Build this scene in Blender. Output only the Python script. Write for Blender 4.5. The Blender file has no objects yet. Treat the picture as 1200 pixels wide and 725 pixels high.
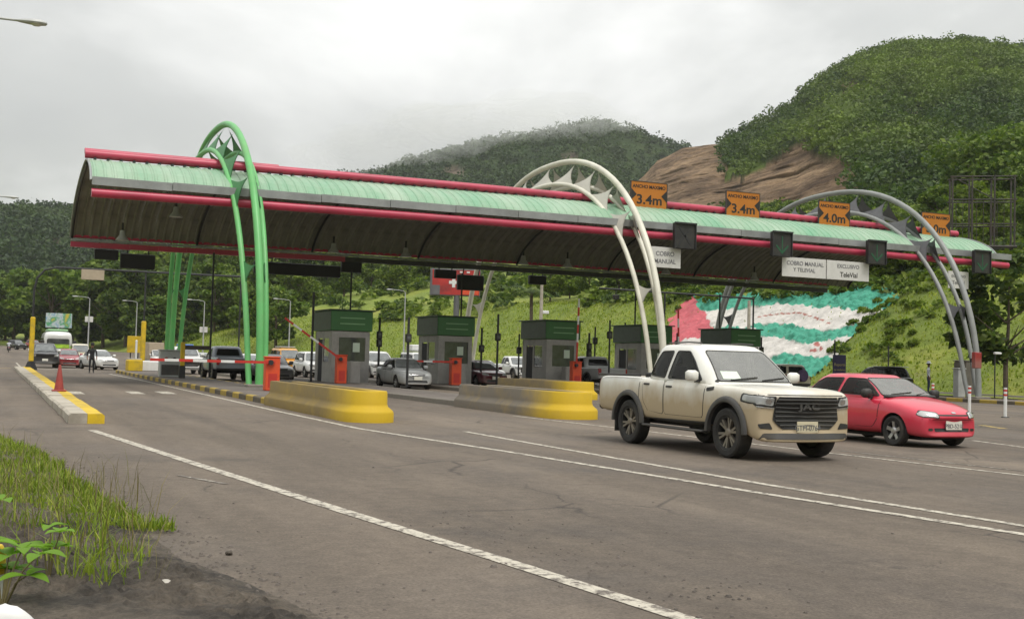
import bpy, bmesh, math, random
import numpy as np
from mathutils import Vector, Matrix
from mathutils.bvhtree import BVHTree
random.seed(7); RNG = np.random.default_rng(7)
R = math.radians
SC = bpy.context.scene
COL = SC.collection
# ------------------------------------------------------------------ camera, sky, sun, exposure
# world frame: X across the lanes (to the right), Y up the road away from the camera, Z up
CAM_H, YAW, PITCH, ROLL, FPX = 1.435, 0.4208, 0.0445, 0.0274, 1358.14
def camera():
    sy, cy, sp, cp = math.sin(YAW), math.cos(YAW), math.sin(PITCH), math.cos(PITCH)
    fw = Vector((sy*cp, cy*cp, sp)); rt = Vector((cy, -sy, 0)); up = rt.cross(fw)
    c, s = math.cos(ROLL), math.sin(ROLL)
    X = rt*c + up*s; Y = up*c - rt*s; Z = -fw
    cd = bpy.data.cameras.new('camera'); cd.sensor_width = 36; cd.lens = FPX/1200*36
    cd.clip_start = .1; cd.clip_end = 9000
    o = bpy.data.objects.new('camera', cd); COL.objects.link(o)
    o.matrix_world = Matrix(((X.x, Y.x, Z.x, 0), (X.y, Y.y, Z.y, 0), (X.z, Y.z, Z.z, CAM_H), (0, 0, 0, 1)))
    SC.camera = o
    return np.array(fw), np.array(rt), np.array(up)
FW, RT, UP = camera()
def ray(px, py):                       # direction of a photo pixel (1200 x 725), used to lay out distances and sizes
    a, b = px-600, py-362.5; c, s = math.cos(ROLL), math.sin(ROLL)
    return FW*FPX + RT*(c*a+s*b) - UP*(-s*a+c*b)
def to_px(P):
    d = np.asarray(P, float)-np.array([0, 0, CAM_H]); z = d@FW; x = d@RT/z*FPX; y = -(d@UP)/z*FPX
    c, s = math.cos(ROLL), math.sin(ROLL)
    return 600+c*x-s*y, 362.5+s*x+c*y
def G(px, py, z=0.0):
    d = ray(px, py); k = (z-CAM_H)/d[2]; return (d[0]*k, d[1]*k)
SUN_EL, SUN_AZ = R(62), R(165)
def world():
    w = bpy.data.worlds.new('World'); SC.world = w; w.use_nodes = True
    nt = w.node_tree; nt.nodes.clear(); N = nt.nodes.new; L = nt.links.new
    out = N('ShaderNodeOutputWorld'); bg = N('ShaderNodeBackground'); bg.inputs['Strength'].default_value = 0.1
    sky = N('ShaderNodeTexSky'); sky.sky_type = 'NISHITA'; sky.sun_disc = False
    sky.sun_elevation = SUN_EL; sky.sun_rotation = SUN_AZ; sky.air_density = 1; sky.dust_density = 4
    tc = N('ShaderNodeTexCoord'); sp = N('ShaderNodeSeparateXYZ'); L(tc.outputs['Generated'], sp.inputs[0])
    def mth(op, a, b=None, clamp=False):
        m = N('ShaderNodeMath'); m.operation = op; m.use_clamp = clamp
        for i, v in enumerate((a, b)):
            if v is None: continue
            if isinstance(v, (int, float)): m.inputs[i].default_value = v
            else: L(v, m.inputs[i])
        return m.outputs[0]
    z = mth('MAXIMUM', sp.outputs['Z'], 0.0)
    den = mth('ADD', z, 0.3)
    cx = mth('DIVIDE', sp.outputs['X'], den); cy = mth('DIVIDE', sp.outputs['Y'], den)
    cb0 = N('ShaderNodeCombineXYZ'); L(cx, cb0.inputs[0]); L(cy, cb0.inputs[1]); cb = N('ShaderNodeVectorMath'); L(cb0.outputs[0], cb.inputs[0]); cb.inputs[1].default_value = (-6.1, 2.2, 0)
    n1 = N('ShaderNodeTexNoise'); L(cb.outputs[0], n1.inputs['Vector']); n1.inputs['Scale'].default_value = 1.15
    n1.inputs['Detail'].default_value = 7; n1.inputs['Roughness'].default_value = .52; n1.inputs['Distortion'].default_value = .35
    r = N('ShaderNodeValToRGB'); L(n1.outputs[0], r.inputs[0])
    e = r.color_ramp.elements; e[0].position = .37; e[0].color = (3.55, 3.6, 3.56, 1); e[1].position = .66; e[1].color = (6.0, 6.0, 5.86, 1)
    m2 = r.color_ramp.elements.new(.52); m2.color = (4.15, 4.18, 4.08, 1)
    # overcast sky: brighter towards the zenith
    g = mth('ADD', mth('MULTIPLY', z, 2.0), .88)
    vm = N('ShaderNodeVectorMath'); vm.operation = 'SCALE'; L(r.outputs[0], vm.inputs[0]); L(g, vm.inputs['Scale'])
    mx = N('ShaderNodeMixRGB'); mx.inputs[0].default_value = .93; L(sky.outputs[0], mx.inputs[1]); L(vm.outputs[0], mx.inputs[2])
    L(mx.outputs[0], bg.inputs['Color']); L(bg.outputs[0], out.inputs[0])
world()
sl = bpy.data.lights.new('sun', 'SUN'); sl.energy = 1.5; sl.angle = R(22); sl.color = (1, .96, .9)
so = bpy.data.objects.new('sun', sl); COL.objects.link(so)
so.rotation_euler = (R(90)-SUN_EL, 0, math.pi-SUN_AZ)
SC.view_settings.view_transform = 'Standard'; SC.view_settings.look = 'None'
SC.view_settings.exposure = 0.42; SC.view_settings.gamma = 1.0
SC.cycles.max_bounces = 6; SC.cycles.transparent_max_bounces = 12; SC.cycles.volume_bounces = 2

# ------------------------------------------------------------------ materials
MATS = {}
def new_mat(name):
    m = bpy.data.materials.new(name); m.use_nodes = True; MATS[name] = m
    nt = m.node_tree; return m, nt, nt.nodes['Principled BSDF']
def nd(nt, t, **kw):
    n = nt.nodes.new(t)
    for k, v in kw.items():
        if k.startswith('i_'):
            n.inputs[k[2:].replace('_', ' ')].default_value = v
        else: setattr(n, k, v)
    return n
def noise(nt, vec, scale, detail=4, rough=.55, mapping=None):
    if mapping:
        mp = nd(nt, 'ShaderNodeMapping'); mp.inputs['Scale'].default_value = mapping; nt.links.new(vec, mp.inputs[0]); vec = mp.outputs[0]
    n = nd(nt, 'ShaderNodeTexNoise'); n.inputs['Scale'].default_value = scale; n.inputs['Detail'].default_value = detail
    n.inputs['Roughness'].default_value = rough; nt.links.new(vec, n.inputs['Vector']); return n.outputs[0]
def ramp(nt, fac, stops):
    r = nd(nt, 'ShaderNodeValToRGB'); nt.links.new(fac, r.inputs[0]); el = r.color_ramp.elements
    while len(el) < len(stops): el.new(.5)
    for e, (p, c) in zip(el, stops):
        e.position = p; e.color = (c, c, c, 1) if isinstance(c, (int, float)) else (*c, 1)
    return r.outputs[0]
def mix(nt, fac, a, b, mode='MIX'):
    m = nd(nt, 'ShaderNodeMixRGB', blend_type=mode)
    for i, v in zip((0, 1, 2), (fac, a, b)):
        if isinstance(v, (int, float)): m.inputs[i].default_value = v if i == 0 else (v, v, v, 1)
        elif isinstance(v, tuple): m.inputs[i].default_value = (*v, 1)
        else: nt.links.new(v, m.inputs[i])
    return m.outputs[0]
def bump(nt, b, h, strength, dist=.02):
    n = nd(nt, 'ShaderNodeBump'); n.inputs['Strength'].default_value = strength; n.inputs['Distance'].default_value = dist
    nt.links.new(h, n.inputs['Height']); nt.links.new(n.outputs[0], b.inputs['Normal'])
def coords(nt, kind='Object'): return nd(nt, 'ShaderNodeTexCoord').outputs[kind]
def worldpos(nt): return nd(nt, 'ShaderNodeNewGeometry').outputs['Position']
def mat(name, col, rough=.6, metal=0, var=.18, scale=3, dirt=None, dirt_amt=.5, bumps=0, coat=0, spec=None):
    """painted or plain surface with uneven tone, and grime in patches of its own"""
    m, nt, b = new_mat(name); v = coords(nt)
    n = noise(nt, v, scale, 5, .6)
    lo = tuple(max(0, c*(1-var)) for c in col); hi = tuple(min(1, c*(1+var)) for c in col)
    c = ramp(nt, n, [(.3, lo), (.7, hi)])
    if dirt:
        n2 = noise(nt, v, scale*.6+.4, 6, .65); f = ramp(nt, n2, [(.45, 0.0), (.72, dirt_amt)])
        c = mix(nt, f, c, dirt)
    nt.links.new(c, b.inputs['Base Color']); b.inputs['Roughness'].default_value = rough; b.inputs['Metallic'].default_value = metal
    if coat: b.inputs['Coat Weight'].default_value = coat; b.inputs['Coat Roughness'].default_value = .08
    if spec is not None: b.inputs['Specular IOR Level'].default_value = spec
    if bumps: bump(nt, b, noise(nt, v, scale*9, 5, .6), bumps)
    return m
def leafmat(name, c1, c2, c3, trans=.35, nsc=.35, amt=.55, far=None):
    m, nt, b = new_mat(name); nt.nodes.remove(b); g = nd(nt, 'ShaderNodeNewGeometry')
    c = ramp(nt, g.outputs['Random Per Island'], [(0, c1), (.5, c2), (1, c3)])
    n = noise(nt, g.outputs['Position'], nsc, 4, .6)
    if far: c = mix(nt, ramp(nt, noise(nt, g.outputs['Position'], nsc*.12, 5, .6), [(.46, 0.0), (.62, .85)]), c, far)
    c = mix(nt, amt, c, ramp(nt, n, [(.3, .45), (.75, 1.5)]), 'MULTIPLY')
    d = nd(nt, 'ShaderNodeBsdfPrincipled'); d.inputs['Roughness'].default_value = .55; d.inputs['Specular IOR Level'].default_value = .25
    t = nd(nt, 'ShaderNodeBsdfTranslucent'); ms = nd(nt, 'ShaderNodeMixShader'); ms.inputs[0].default_value = trans
    nt.links.new(c, d.inputs['Base Color']); nt.links.new(mix(nt, 1.0, c, (1.0, 1.15, .55), 'MULTIPLY'), t.inputs['Color'])
    nt.links.new(d.outputs[0], ms.inputs[1]); nt.links.new(t.outputs[0], ms.inputs[2])
    nt.links.new(ms.outputs[0], nt.nodes['Material Output'].inputs[0]); return m

mat('red_tube', (.46, .04, .085), .38, var=.2, scale=.7, dirt=(.2, .08, .08), dirt_amt=.35)
mat('grey_gutter', (.3, .31, .31), .5, .3, var=.2, scale=.8, dirt=(.12, .12, .11), dirt_amt=.5)
mat('under_sheet', (.23, .225, .185), .6, var=.22, scale=.6, dirt=(.06, .055, .045), dirt_amt=.6)
mat('dark_steel', (.022, .022, .024), .55, var=.3)
mat('box_black', (.012, .012, .014), .6, var=.3)
mat('fascia_dark', (.05, .05, .05), .6, var=.3)
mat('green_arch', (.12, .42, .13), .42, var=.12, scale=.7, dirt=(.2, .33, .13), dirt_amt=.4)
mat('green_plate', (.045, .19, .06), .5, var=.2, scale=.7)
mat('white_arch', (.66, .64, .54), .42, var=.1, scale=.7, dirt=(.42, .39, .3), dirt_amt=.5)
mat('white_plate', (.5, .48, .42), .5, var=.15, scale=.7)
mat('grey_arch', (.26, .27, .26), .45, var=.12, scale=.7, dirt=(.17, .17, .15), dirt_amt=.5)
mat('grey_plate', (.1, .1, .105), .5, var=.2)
mat('orange_sign', (.46, .15, .01), .5, var=.08, scale=1.5, dirt=(.4, .14, .02), dirt_amt=.4)
mat('black_print', (.015, .013, .012), .6, var=.1)
mat('grey_print', (.16, .16, .17), .6, var=.1)
mat('white_sign', (.62, .61, .58), .5, var=.08, scale=1.5, dirt=(.42, .4, .36), dirt_amt=.3)
mat('yellow_paint', (.62, .42, .01), .6, var=.14, scale=1.6, dirt=(.24, .18, .05), dirt_amt=.8, bumps=.15)
mat('kerb_white', (.42, .38, .31), .8, var=.2, scale=1.3, dirt=(.2, .17, .13), dirt_amt=.8, bumps=.2)
mat('concrete', (.2, .18, .15), .85, var=.25, scale=.8, dirt=(.09, .075, .06), dirt_amt=.6, bumps=.25)
mat('kerb_yellow', (.4, .28, .04), .75, var=.25, scale=1.3, dirt=(.16, .12, .06), dirt_amt=.8, bumps=.2)
mat('kerb_dark', (.1, .085, .065), .85, var=.25, scale=1.3, dirt=(.17, .13, .06), dirt_amt=.6, bumps=.2)
mat('pavement', (.13, .11, .095), .9, var=.25, scale=.6, dirt=(.07, .06, .05), dirt_amt=.5, bumps=.2)
mat('white_plain', (.72, .72, .7), .5, var=.06, dirt=(.4, .38, .34), dirt_amt=.3)
mat('red_plain', (.5, .03, .02), .5, var=.1)
mat('gate_orange', (.68, .075, .02), .5, var=.1, dirt=(.3, .06, .03), dirt_amt=.3)
mat('cone_red', (.32, .05, .042), .6, var=.15, scale=8, dirt=(.2, .05, .04), dirt_amt=.5)
mat('booth_wall', (.4, .385, .36), .75, var=.2, scale=1.2, dirt=(.08, .075, .07), dirt_amt=.5)
mat('booth_green', (.035, .14, .035), .45, var=.15, scale=1)
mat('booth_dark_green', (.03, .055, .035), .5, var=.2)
mat('pale_green_strip', (.22, .4, .2), .5, var=.1)
mat('interior_dark', (.018, .018, .02), .8, var=.2)
mat('galv', (.4, .41, .4), .5, .15, var=.15, scale=2)
mat('lamp_glass', (.6, .6, .58), .25, var=.1)
mat('purple_sign', (.055, .045, .12), .5, var=.15)
mat('yellow_lettering', (.6, .5, .2), .6, var=.1)
mat('blue_sign', (.08, .16, .42), .5, var=.1)
mat('rubber', (.022, .021, .02), .8, var=.3, scale=6, dirt=(.09, .075, .055), dirt_amt=.5)
mat('rim_grey', (.2, .18, .15), .45, .3, var=.25, scale=5, dirt=(.2, .16, .11), dirt_amt=.6)
mat('rim_silver', (.4, .4, .39), .35, .7, var=.15, scale=5)
mat('trim_black', (.02, .02, .02), .55, var=.25, scale=3, dirt=(.1, .085, .06), dirt_amt=.35)
mat('trim_grey', (.055, .053, .05), .6, var=.2, scale=3, dirt=(.12, .1, .07), dirt_amt=.4)
mat('plate_white', (.7, .68, .6), .45, var=.04)
mat('plate_cream', (.58, .52, .36), .55, var=.06)
mat('chrome', (.55, .55, .55), .15, .9, var=.1)
mat('taillight', (.3, .01, .01), .25, var=.1)
mat('paper', (.62, .72, .6), .7, var=.05)
mat('mirror_beige', (.6, .52, .38), .45, var=.1)
mat('skin', (.24, .13, .085), .55, var=.08, scale=10)
mat('cloth_black', (.014, .014, .016), .85, var=.3, scale=10)
mat('cloth_white', (.6, .62, .68), .8, var=.12, scale=10)
mat('cloth_blue', (.05, .07, .14), .85, var=.2, scale=10)
mat('cloth_purple', (.09, .06, .12), .85, var=.2, scale=10)
mat('hair', (.012, .01, .008), .7, var=.2)
mat('bark', (.11, .085, .06), .9, var=.35, scale=4, bumps=.5)
mat('rust_steel', (.045, .04, .038), .7, var=.4, scale=2, dirt=(.09, .05, .03), dirt_amt=.5)
mat('stone_pale', (.42, .39, .34), .85, var=.2, scale=9, bumps=.3)
mat('red_billboard', (.42, .025, .02), .5, var=.2, scale=.5, dirt=(.12, .02, .02), dirt_amt=.7)
mat('billboard_grey', (.11, .11, .115), .5, var=.25, scale=.6)
mat('tan_box', (.4, .33, .24), .6, var=.1)
def clear_glass(name, col, rough=.05):
    m, nt, b = new_mat(name); b.inputs['Base Color'].default_value = (*col, 1); b.inputs['Roughness'].default_value = rough
    v = coords(nt); c = ramp(nt, noise(nt, v, 2.5, 4), [(.35, tuple(x*.7 for x in col)), (.7, tuple(x*1.35 for x in col))])
    nt.links.new(c, b.inputs['Base Color']); b.inputs['Coat Weight'].default_value = .6; b.inputs['Coat Roughness'].default_value = .03
    return m
clear_glass('glass_dark', (.012, .0125, .013)); MATS['glass_dark'].node_tree.nodes['Principled BSDF'].inputs['Coat Weight'].default_value = .0; MATS['glass_dark'].node_tree.nodes['Principled BSDF'].inputs['Specular IOR Level'].default_value = .3; clear_glass('glass_screen', (.13, .14, .14), .1); clear_glass('headlamp', (.42, .43, .42), .12)
clear_glass('glass_mid', (.07, .075, .075), .08)
def window_glass(name, tint, refl, dust):  # dust: diffuse film on the pane, part grime, part painted sky sheen
    m, nt, b = new_mat(name); nt.nodes.remove(b); t = nd(nt, 'ShaderNodeBsdfTransparent'); t.inputs[0].default_value = (*tint, 1)
    g = nd(nt, 'ShaderNodeBsdfGlossy'); g.inputs['Roughness'].default_value = .04; lw = nd(nt, 'ShaderNodeLayerWeight'); lw.inputs['Blend'].default_value = refl
    dn = noise(nt, coords(nt), 3, 5, .6); d = nd(nt, 'ShaderNodeBsdfDiffuse'); d.inputs[0].default_value = (.42, .42, .39, 1); m2 = nd(nt, 'ShaderNodeMixShader'); nt.links.new(ramp(nt, dn, [(.3, dust*.75), (.75, dust*1.25)]), m2.inputs[0])
    ms = nd(nt, 'ShaderNodeMixShader'); nt.links.new(lw.outputs['Fresnel'], ms.inputs[0]); nt.links.new(t.outputs[0], ms.inputs[1]); nt.links.new(g.outputs[0], ms.inputs[2])
    nt.links.new(ms.outputs[0], m2.inputs[1]); nt.links.new(d.outputs[0], m2.inputs[2]); nt.links.new(m2.outputs[0], nt.nodes['Material Output'].inputs[0])
window_glass('pane_tinted', (.4, .42, .42), .2, .04); window_glass('pane_clear', (.6, .63, .62), .58, .34)  # clear pane's heavy film paints the sky's pale reflection over some real dust
def paint(name, col, dust=None, z0=.45, z1=1.15, amt=.9, rough=.35):
    """car paint; road dust thrown up over the lower body"""
    m, nt, b = new_mat(name); v = coords(nt)
    c = ramp(nt, noise(nt, v, 1.3, 4), [(.3, tuple(x*.93 for x in col)), (.7, tuple(min(1, x*1.05) for x in col))])
    r = rough
    if dust:
        s = nd(nt, 'ShaderNodeSeparateXYZ'); nt.links.new(v, s.inputs[0])
        mr = nd(nt, 'ShaderNodeMapRange'); mr.inputs['From Min'].default_value = z0; mr.inputs['From Max'].default_value = z1
        mr.inputs['To Min'].default_value = 1; mr.inputs['To Max'].default_value = 0; nt.links.new(s.outputs['Z'], mr.inputs[0])
        n = noise(nt, v, 2.2, 6, .6, (1, 1, .6)); ad = nd(nt, 'ShaderNodeMath', operation='MULTIPLY_ADD'); nt.links.new(n, ad.inputs[0])
        ad.inputs[1].default_value = .95; ad.inputs[2].default_value = -.4
        sm = nd(nt, 'ShaderNodeMath', operation='ADD', use_clamp=True); nt.links.new(mr.outputs[0], sm.inputs[0]); nt.links.new(ad.outputs[0], sm.inputs[1])
        f = ramp(nt, sm.outputs[0], [(.12, 0.0), (.8, amt)]); c = mix(nt, f, c, dust)
        rr = ramp(nt, f, [(0, rough), (.8, .8)]); nt.links.new(rr, b.inputs['Roughness'])
        nt.links.new(ramp(nt, f, [(0, .7), (.6, 0.0)]), b.inputs['Coat Weight'])
    else: b.inputs['Roughness'].default_value = r; b.inputs['Coat Weight'].default_value = .7
    b.inputs['Coat Roughness'].default_value = .06
    nt.links.new(c, b.inputs['Base Color']); return m
paint('paint_white_dusty', (.74, .73, .67), (.42, .33, .205), .62, 1.24, .96)
paint('paint_red', (.62, .024, .06), (.3, .05, .055), .15, .6, .5, .35)
for n_, c_ in (('black', (.012, .013, .016)), ('silver', (.36, .37, .37)), ('maroon', (.11, .008, .02)), ('white', (.66, .66, .64)), ('grey', (.12, .12, .125)),
               ('cream', (.6, .55, .42)), ('yellow', (.66, .3, .015)), ('darkred', (.3, .02, .03)), ('blue', (.03, .05, .14)), ('slate', (.2, .22, .25))):
    paint('paint_'+n_, c_, (.25, .21, .16), .2, .6, .4)

def mk_roof():
    m, nt, b = new_mat('roof_green'); p = worldpos(nt)
    a = noise(nt, p, .5, 5, .65, (1, .25, .4)); c = ramp(nt, a, [(.28, (.14, .34, .2)), (.5, (.23, .38, .25)), (.75, (.36, .46, .35))])
    g = noise(nt, p, 1.6, 6, .7, (1.5, .2, .35)); c = mix(nt, ramp(nt, g, [(.5, 0.0), (.8, .55)]), c, (.3, .34, .25))
    nt.links.new(c, b.inputs['Base Color']); b.inputs['Roughness'].default_value = .45
mk_roof()
def mk_road():
    m, nt, b = new_mat('asphalt'); p = worldpos(nt)
    big = noise(nt, p, .09, 5, .6, (1, .35, 1)); c = ramp(nt, big, [(.3, (.105, .085, .068)), (.52, (.15, .122, .095)), (.72, (.2, .162, .124))])
    lane = noise(nt, p, .55, 4, .6, (1, .06, 1)); c = mix(nt, .75, c, ramp(nt, lane, [(.3, .6), (.7, 1.35)]), 'MULTIPLY')
    trk = noise(nt, p, .28, 5, .6, (1, .09, 1)); c = mix(nt, ramp(nt, trk, [(.5, 0.0), (.64, .5)]), c, (.075, .064, .056))
    pat = noise(nt, p, .35, 7, .66); c = mix(nt, ramp(nt, pat, [(.53, 0.0), (.68, .6)]), c, (.066, .058, .052))
    cool = noise(nt, p, .16, 3); c = mix(nt, ramp(nt, cool, [(.5, 0.0), (.75, .4)]), c, (.12, .11, .105))
    dust = noise(nt, p, 1.1, 7, .7, (1, .4, 1)); c = mix(nt, ramp(nt, dust, [(.5, 0.0), (.78, .5)]), c, (.21, .17, .13))
    wv = noise(nt, p, .9, 5, .6)
    wp = nd(nt, 'ShaderNodeVectorMath', operation='MULTIPLY_ADD'); nt.links.new(p, wp.inputs[0]); wp.inputs[1].default_value = (1, 1, 1)
    cbw = nd(nt, 'ShaderNodeCombineXYZ'); nt.links.new(wv, cbw.inputs[0]); nt.links.new(wv, cbw.inputs[1]); nt.links.new(cbw.outputs[0], wp.inputs[2])
    vo = nd(nt, 'ShaderNodeTexVoronoi', feature='DISTANCE_TO_EDGE'); vo.inputs['Scale'].default_value = .33; nt.links.new(wp.outputs[0], vo.inputs['Vector'])
    ck = ramp(nt, vo.outputs['Distance'], [(0, 1.0), (.010, .0)]); ckm = ramp(nt, noise(nt, p, .22, 2), [(.5, 0.0), (.6, .7)])
    ckf = mix(nt, 1.0, ck, ckm, 'MULTIPLY'); c = mix(nt, ckf, c, (.035, .03, .028))
    fine = noise(nt, p, 42, 4, .75); c = mix(nt, .8, c, ramp(nt, fine, [(.25, .4), (.75, 1.55)]), 'MULTIPLY'); c = mix(nt, .6, c, ramp(nt, noise(nt, p, 7, 6, .75), [(.3, .62), (.7, 1.32)]), 'MULTIPLY')
    oil = noise(nt, p, 1.9, 4, .6, (1, .5, 1)); c = mix(nt, ramp(nt, oil, [(.68, 0.0), (.76, .6)]), c, (.05, .044, .04))
    nt.links.new(c, b.inputs['Base Color']); b.inputs['Roughness'].default_value = .86; b.inputs['Specular IOR Level'].default_value = .3
    bump(nt, b, mix(nt, .5, fine, noise(nt, p, 9, 4)), .45, .012)
mk_road()
def mk_lane(name, col, wear):
    m, nt, b = new_mat(name); p = worldpos(nt)
    n = noise(nt, p, 8, 8, .75); f = ramp(nt, n, [(wear, 1.0), (wear+.1, 0.0)])
    c = mix(nt, f, col, (.125, .105, .088)); f2 = noise(nt, p, 40, 3, .7); c = mix(nt, .4, c, ramp(nt, f2, [(.2, .6), (.8, 1.35)]), 'MULTIPLY')
    nt.links.new(c, b.inputs['Base Color']); b.inputs['Roughness'].default_value = .8
mk_lane('line_white', (.5, .46, .38), .42); mk_lane('line_faint', (.4, .37, .31), .5); mk_lane('line_yellow', (.5, .36, .07), .44)
def mk_soil():
    m, nt, b = new_mat('soil'); p = worldpos(nt)
    c = ramp(nt, noise(nt, p, 1.3, 8, .72), [(.3, (.022, .018, .016)), (.42, (.06, .05, .04)), (.52, (.12, .098, .075)), (.66, (.2, .163, .124))])
    fn = noise(nt, p, 26, 6, .75); c = mix(nt, .8, c, ramp(nt, fn, [(.25, .35), (.75, 1.6)]), 'MULTIPLY')
    nt.links.new(c, b.inputs['Base Color']); b.inputs['Roughness'].default_value = .95; bump(nt, b, fn, 1.0, .05)
mk_soil()
def mk_ground():
    m, nt, b = new_mat('ground_grass'); p = worldpos(nt)
    c = ramp(nt, noise(nt, p, .12, 6, .65), [(.28, (.1, .145, .018)), (.5, (.17, .22, .026)), (.72, (.26, .27, .045))])
    c = mix(nt, .7, c, ramp(nt, noise(nt, p, 1.1, 6, .7), [(.25, .55), (.75, 1.35)]), 'MULTIPLY')
    d = noise(nt, p, .3, 6, .7); c = mix(nt, ramp(nt, d, [(.58, 0.0), (.72, .6)]), c, (.17, .15, .07))
    nt.links.new(c, b.inputs['Base Color']); b.inputs['Roughness'].default_value = .9
    bump(nt, b, noise(nt, p, 3.5, 6, .7), .8, .25)
mk_ground()
def mk_hill(name, dark, midc, light, rock1, rock2):
    m, nt, b = new_mat(name); p = worldpos(nt)
    c = ramp(nt, noise(nt, p, .012, 7, .62), [(.3, dark), (.5, midc), (.7, light)])
    c = mix(nt, .75, c, ramp(nt, noise(nt, p, .09, 5, .7), [(.28, .45), (.72, 1.5)]), 'MULTIPLY')
    at = nd(nt, 'ShaderNodeAttribute', attribute_name='rock')
    rk = ramp(nt, noise(nt, p, .035, 8, .7, (1, 1, 2.0)), [(.34, rock1), (.5, tuple((a_+b_)/2 for a_, b_ in zip(rock1, rock2))), (.64, rock2)])
    rk = mix(nt, .9, rk, ramp(nt, noise(nt, p, .3, 8, .75, (.5, .5, 2.2)), [(.32, .35), (.68, 1.6)]), 'MULTIPLY')
    bl = nd(nt, 'ShaderNodeAttribute', attribute_name='bright')
    c = mix(nt, bl.outputs['Fac'], c, mix(nt, .7, (.09, .135, .02), ramp(nt, noise(nt, p, .15, 5, .7), [(.3, .6), (.7, 1.3)]), 'MULTIPLY'))
    c = mix(nt, at.outputs['Fac'], c, rk); nt.links.new(c, b.inputs['Base Color']); b.inputs['Roughness'].default_value = .95
    b.inputs['Specular IOR Level'].default_value = .1
    bump(nt, b, noise(nt, p, .45, 7, .75), .9, 3.0)
mk_hill('hill_right', (.02, .04, .01), (.035, .062, .013), (.06, .09, .017), (.1, .064, .042), (.38, .26, .16))
mk_hill('hill_far', (.022, .04, .014), (.036, .06, .018), (.062, .088, .022), (.12, .09, .07), (.22, .17, .13))
leafmat('leaf_forest', (.03, .06, .012), (.07, .115, .02), (.14, .18, .03))
leafmat('leaf_bright', (.08, .13, .016), (.14, .2, .026), (.22, .27, .042))
leafmat('leaf_dark', (.02, .04, .01), (.04, .07, .014), (.08, .11, .02))
leafmat('grass_blade', (.12, .18, .016), (.2, .28, .024), (.36, .38, .07), .4)
leafmat('leaf_mid', (.055, .1, .016), (.11, .17, .026), (.19, .25, .04))
leafmat('leaf_wood', (.022, .05, .009), (.048, .09, .014), (.085, .13, .02), .25, .085, .95, (.15, .21, .022))
leafmat('leaf_wood_far', (.014, .034, .01), (.028, .058, .014), (.052, .088, .018), .2, .05, .9, (.06, .1, .018))
leafmat('bank_blade', (.15, .2, .018), (.24, .31, .026), (.38, .4, .06), .4)
leafmat('plant_leaf', (.12, .25, .015), (.17, .33, .025), (.24, .4, .04), .4)
leafmat('dry_stem', (.12, .12, .05), (.2, .17, .08), (.28, .22, .11), .2)
leafmat('blossom', (.6, .6, .6), (.68, .67, .66), (.74, .73, .72), .2)

# ------------------------------------------------------------------ helpers
def put(o, name=None, label=None, cat=None, group=None, kind=None):
    if label: o['label'] = label
    if cat: o['category'] = cat
    if group: o['group'] = group
    if kind: o['kind'] = kind
    return o
def link(name, me, parent=None, m=None):
    if m is not None and not me.materials:
        me.materials.append(MATS[m])
    o = bpy.data.objects.new(name, me); COL.objects.link(o)
    if parent: o.parent = parent
    return o
def empty(name, loc=(0, 0, 0), rz=0, label=None, cat=None, group=None):
    o = bpy.data.objects.new(name, None); COL.objects.link(o); o.location = loc; o.rotation_euler = (0, 0, rz)
    o.empty_display_size = .2
    return put(o, None, label, cat, group)
def pydata(name, v, f, smooth=False, angle=None):
    me = bpy.data.meshes.new(name); me.from_pydata([tuple(map(float, q)) for q in v], [], [tuple(map(int, q)) for q in f]); me.update()
    if smooth or angle is not None:
        me.shade_smooth()
        if angle is not None: me.set_sharp_from_angle(angle=R(angle))
    return me
def bigmesh(name, V, F, smooth=False):
    """numpy arrays: V (n,3), F (m,k)"""
    me = bpy.data.meshes.new(name); V = np.ascontiguousarray(V, np.float32); F = np.ascontiguousarray(F, np.int32); k = F.shape[1]
    me.vertices.add(len(V)); me.vertices.foreach_set('co', V.ravel())
    me.loops.add(F.size); me.loops.foreach_set('vertex_index', F.ravel())
    me.polygons.add(len(F)); me.polygons.foreach_set('loop_start', np.arange(0, F.size, k, dtype=np.int32))
    me.update(calc_edges=True); me.validate()
    if smooth: me.shade_smooth()
    return me
def gridfaces(n, m):
    i = np.arange((n-1)*(m-1)); r, c = i//(m-1), i % (m-1); a = r*m+c
    return np.stack([a, a+1, a+m+1, a+m], 1)
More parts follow.
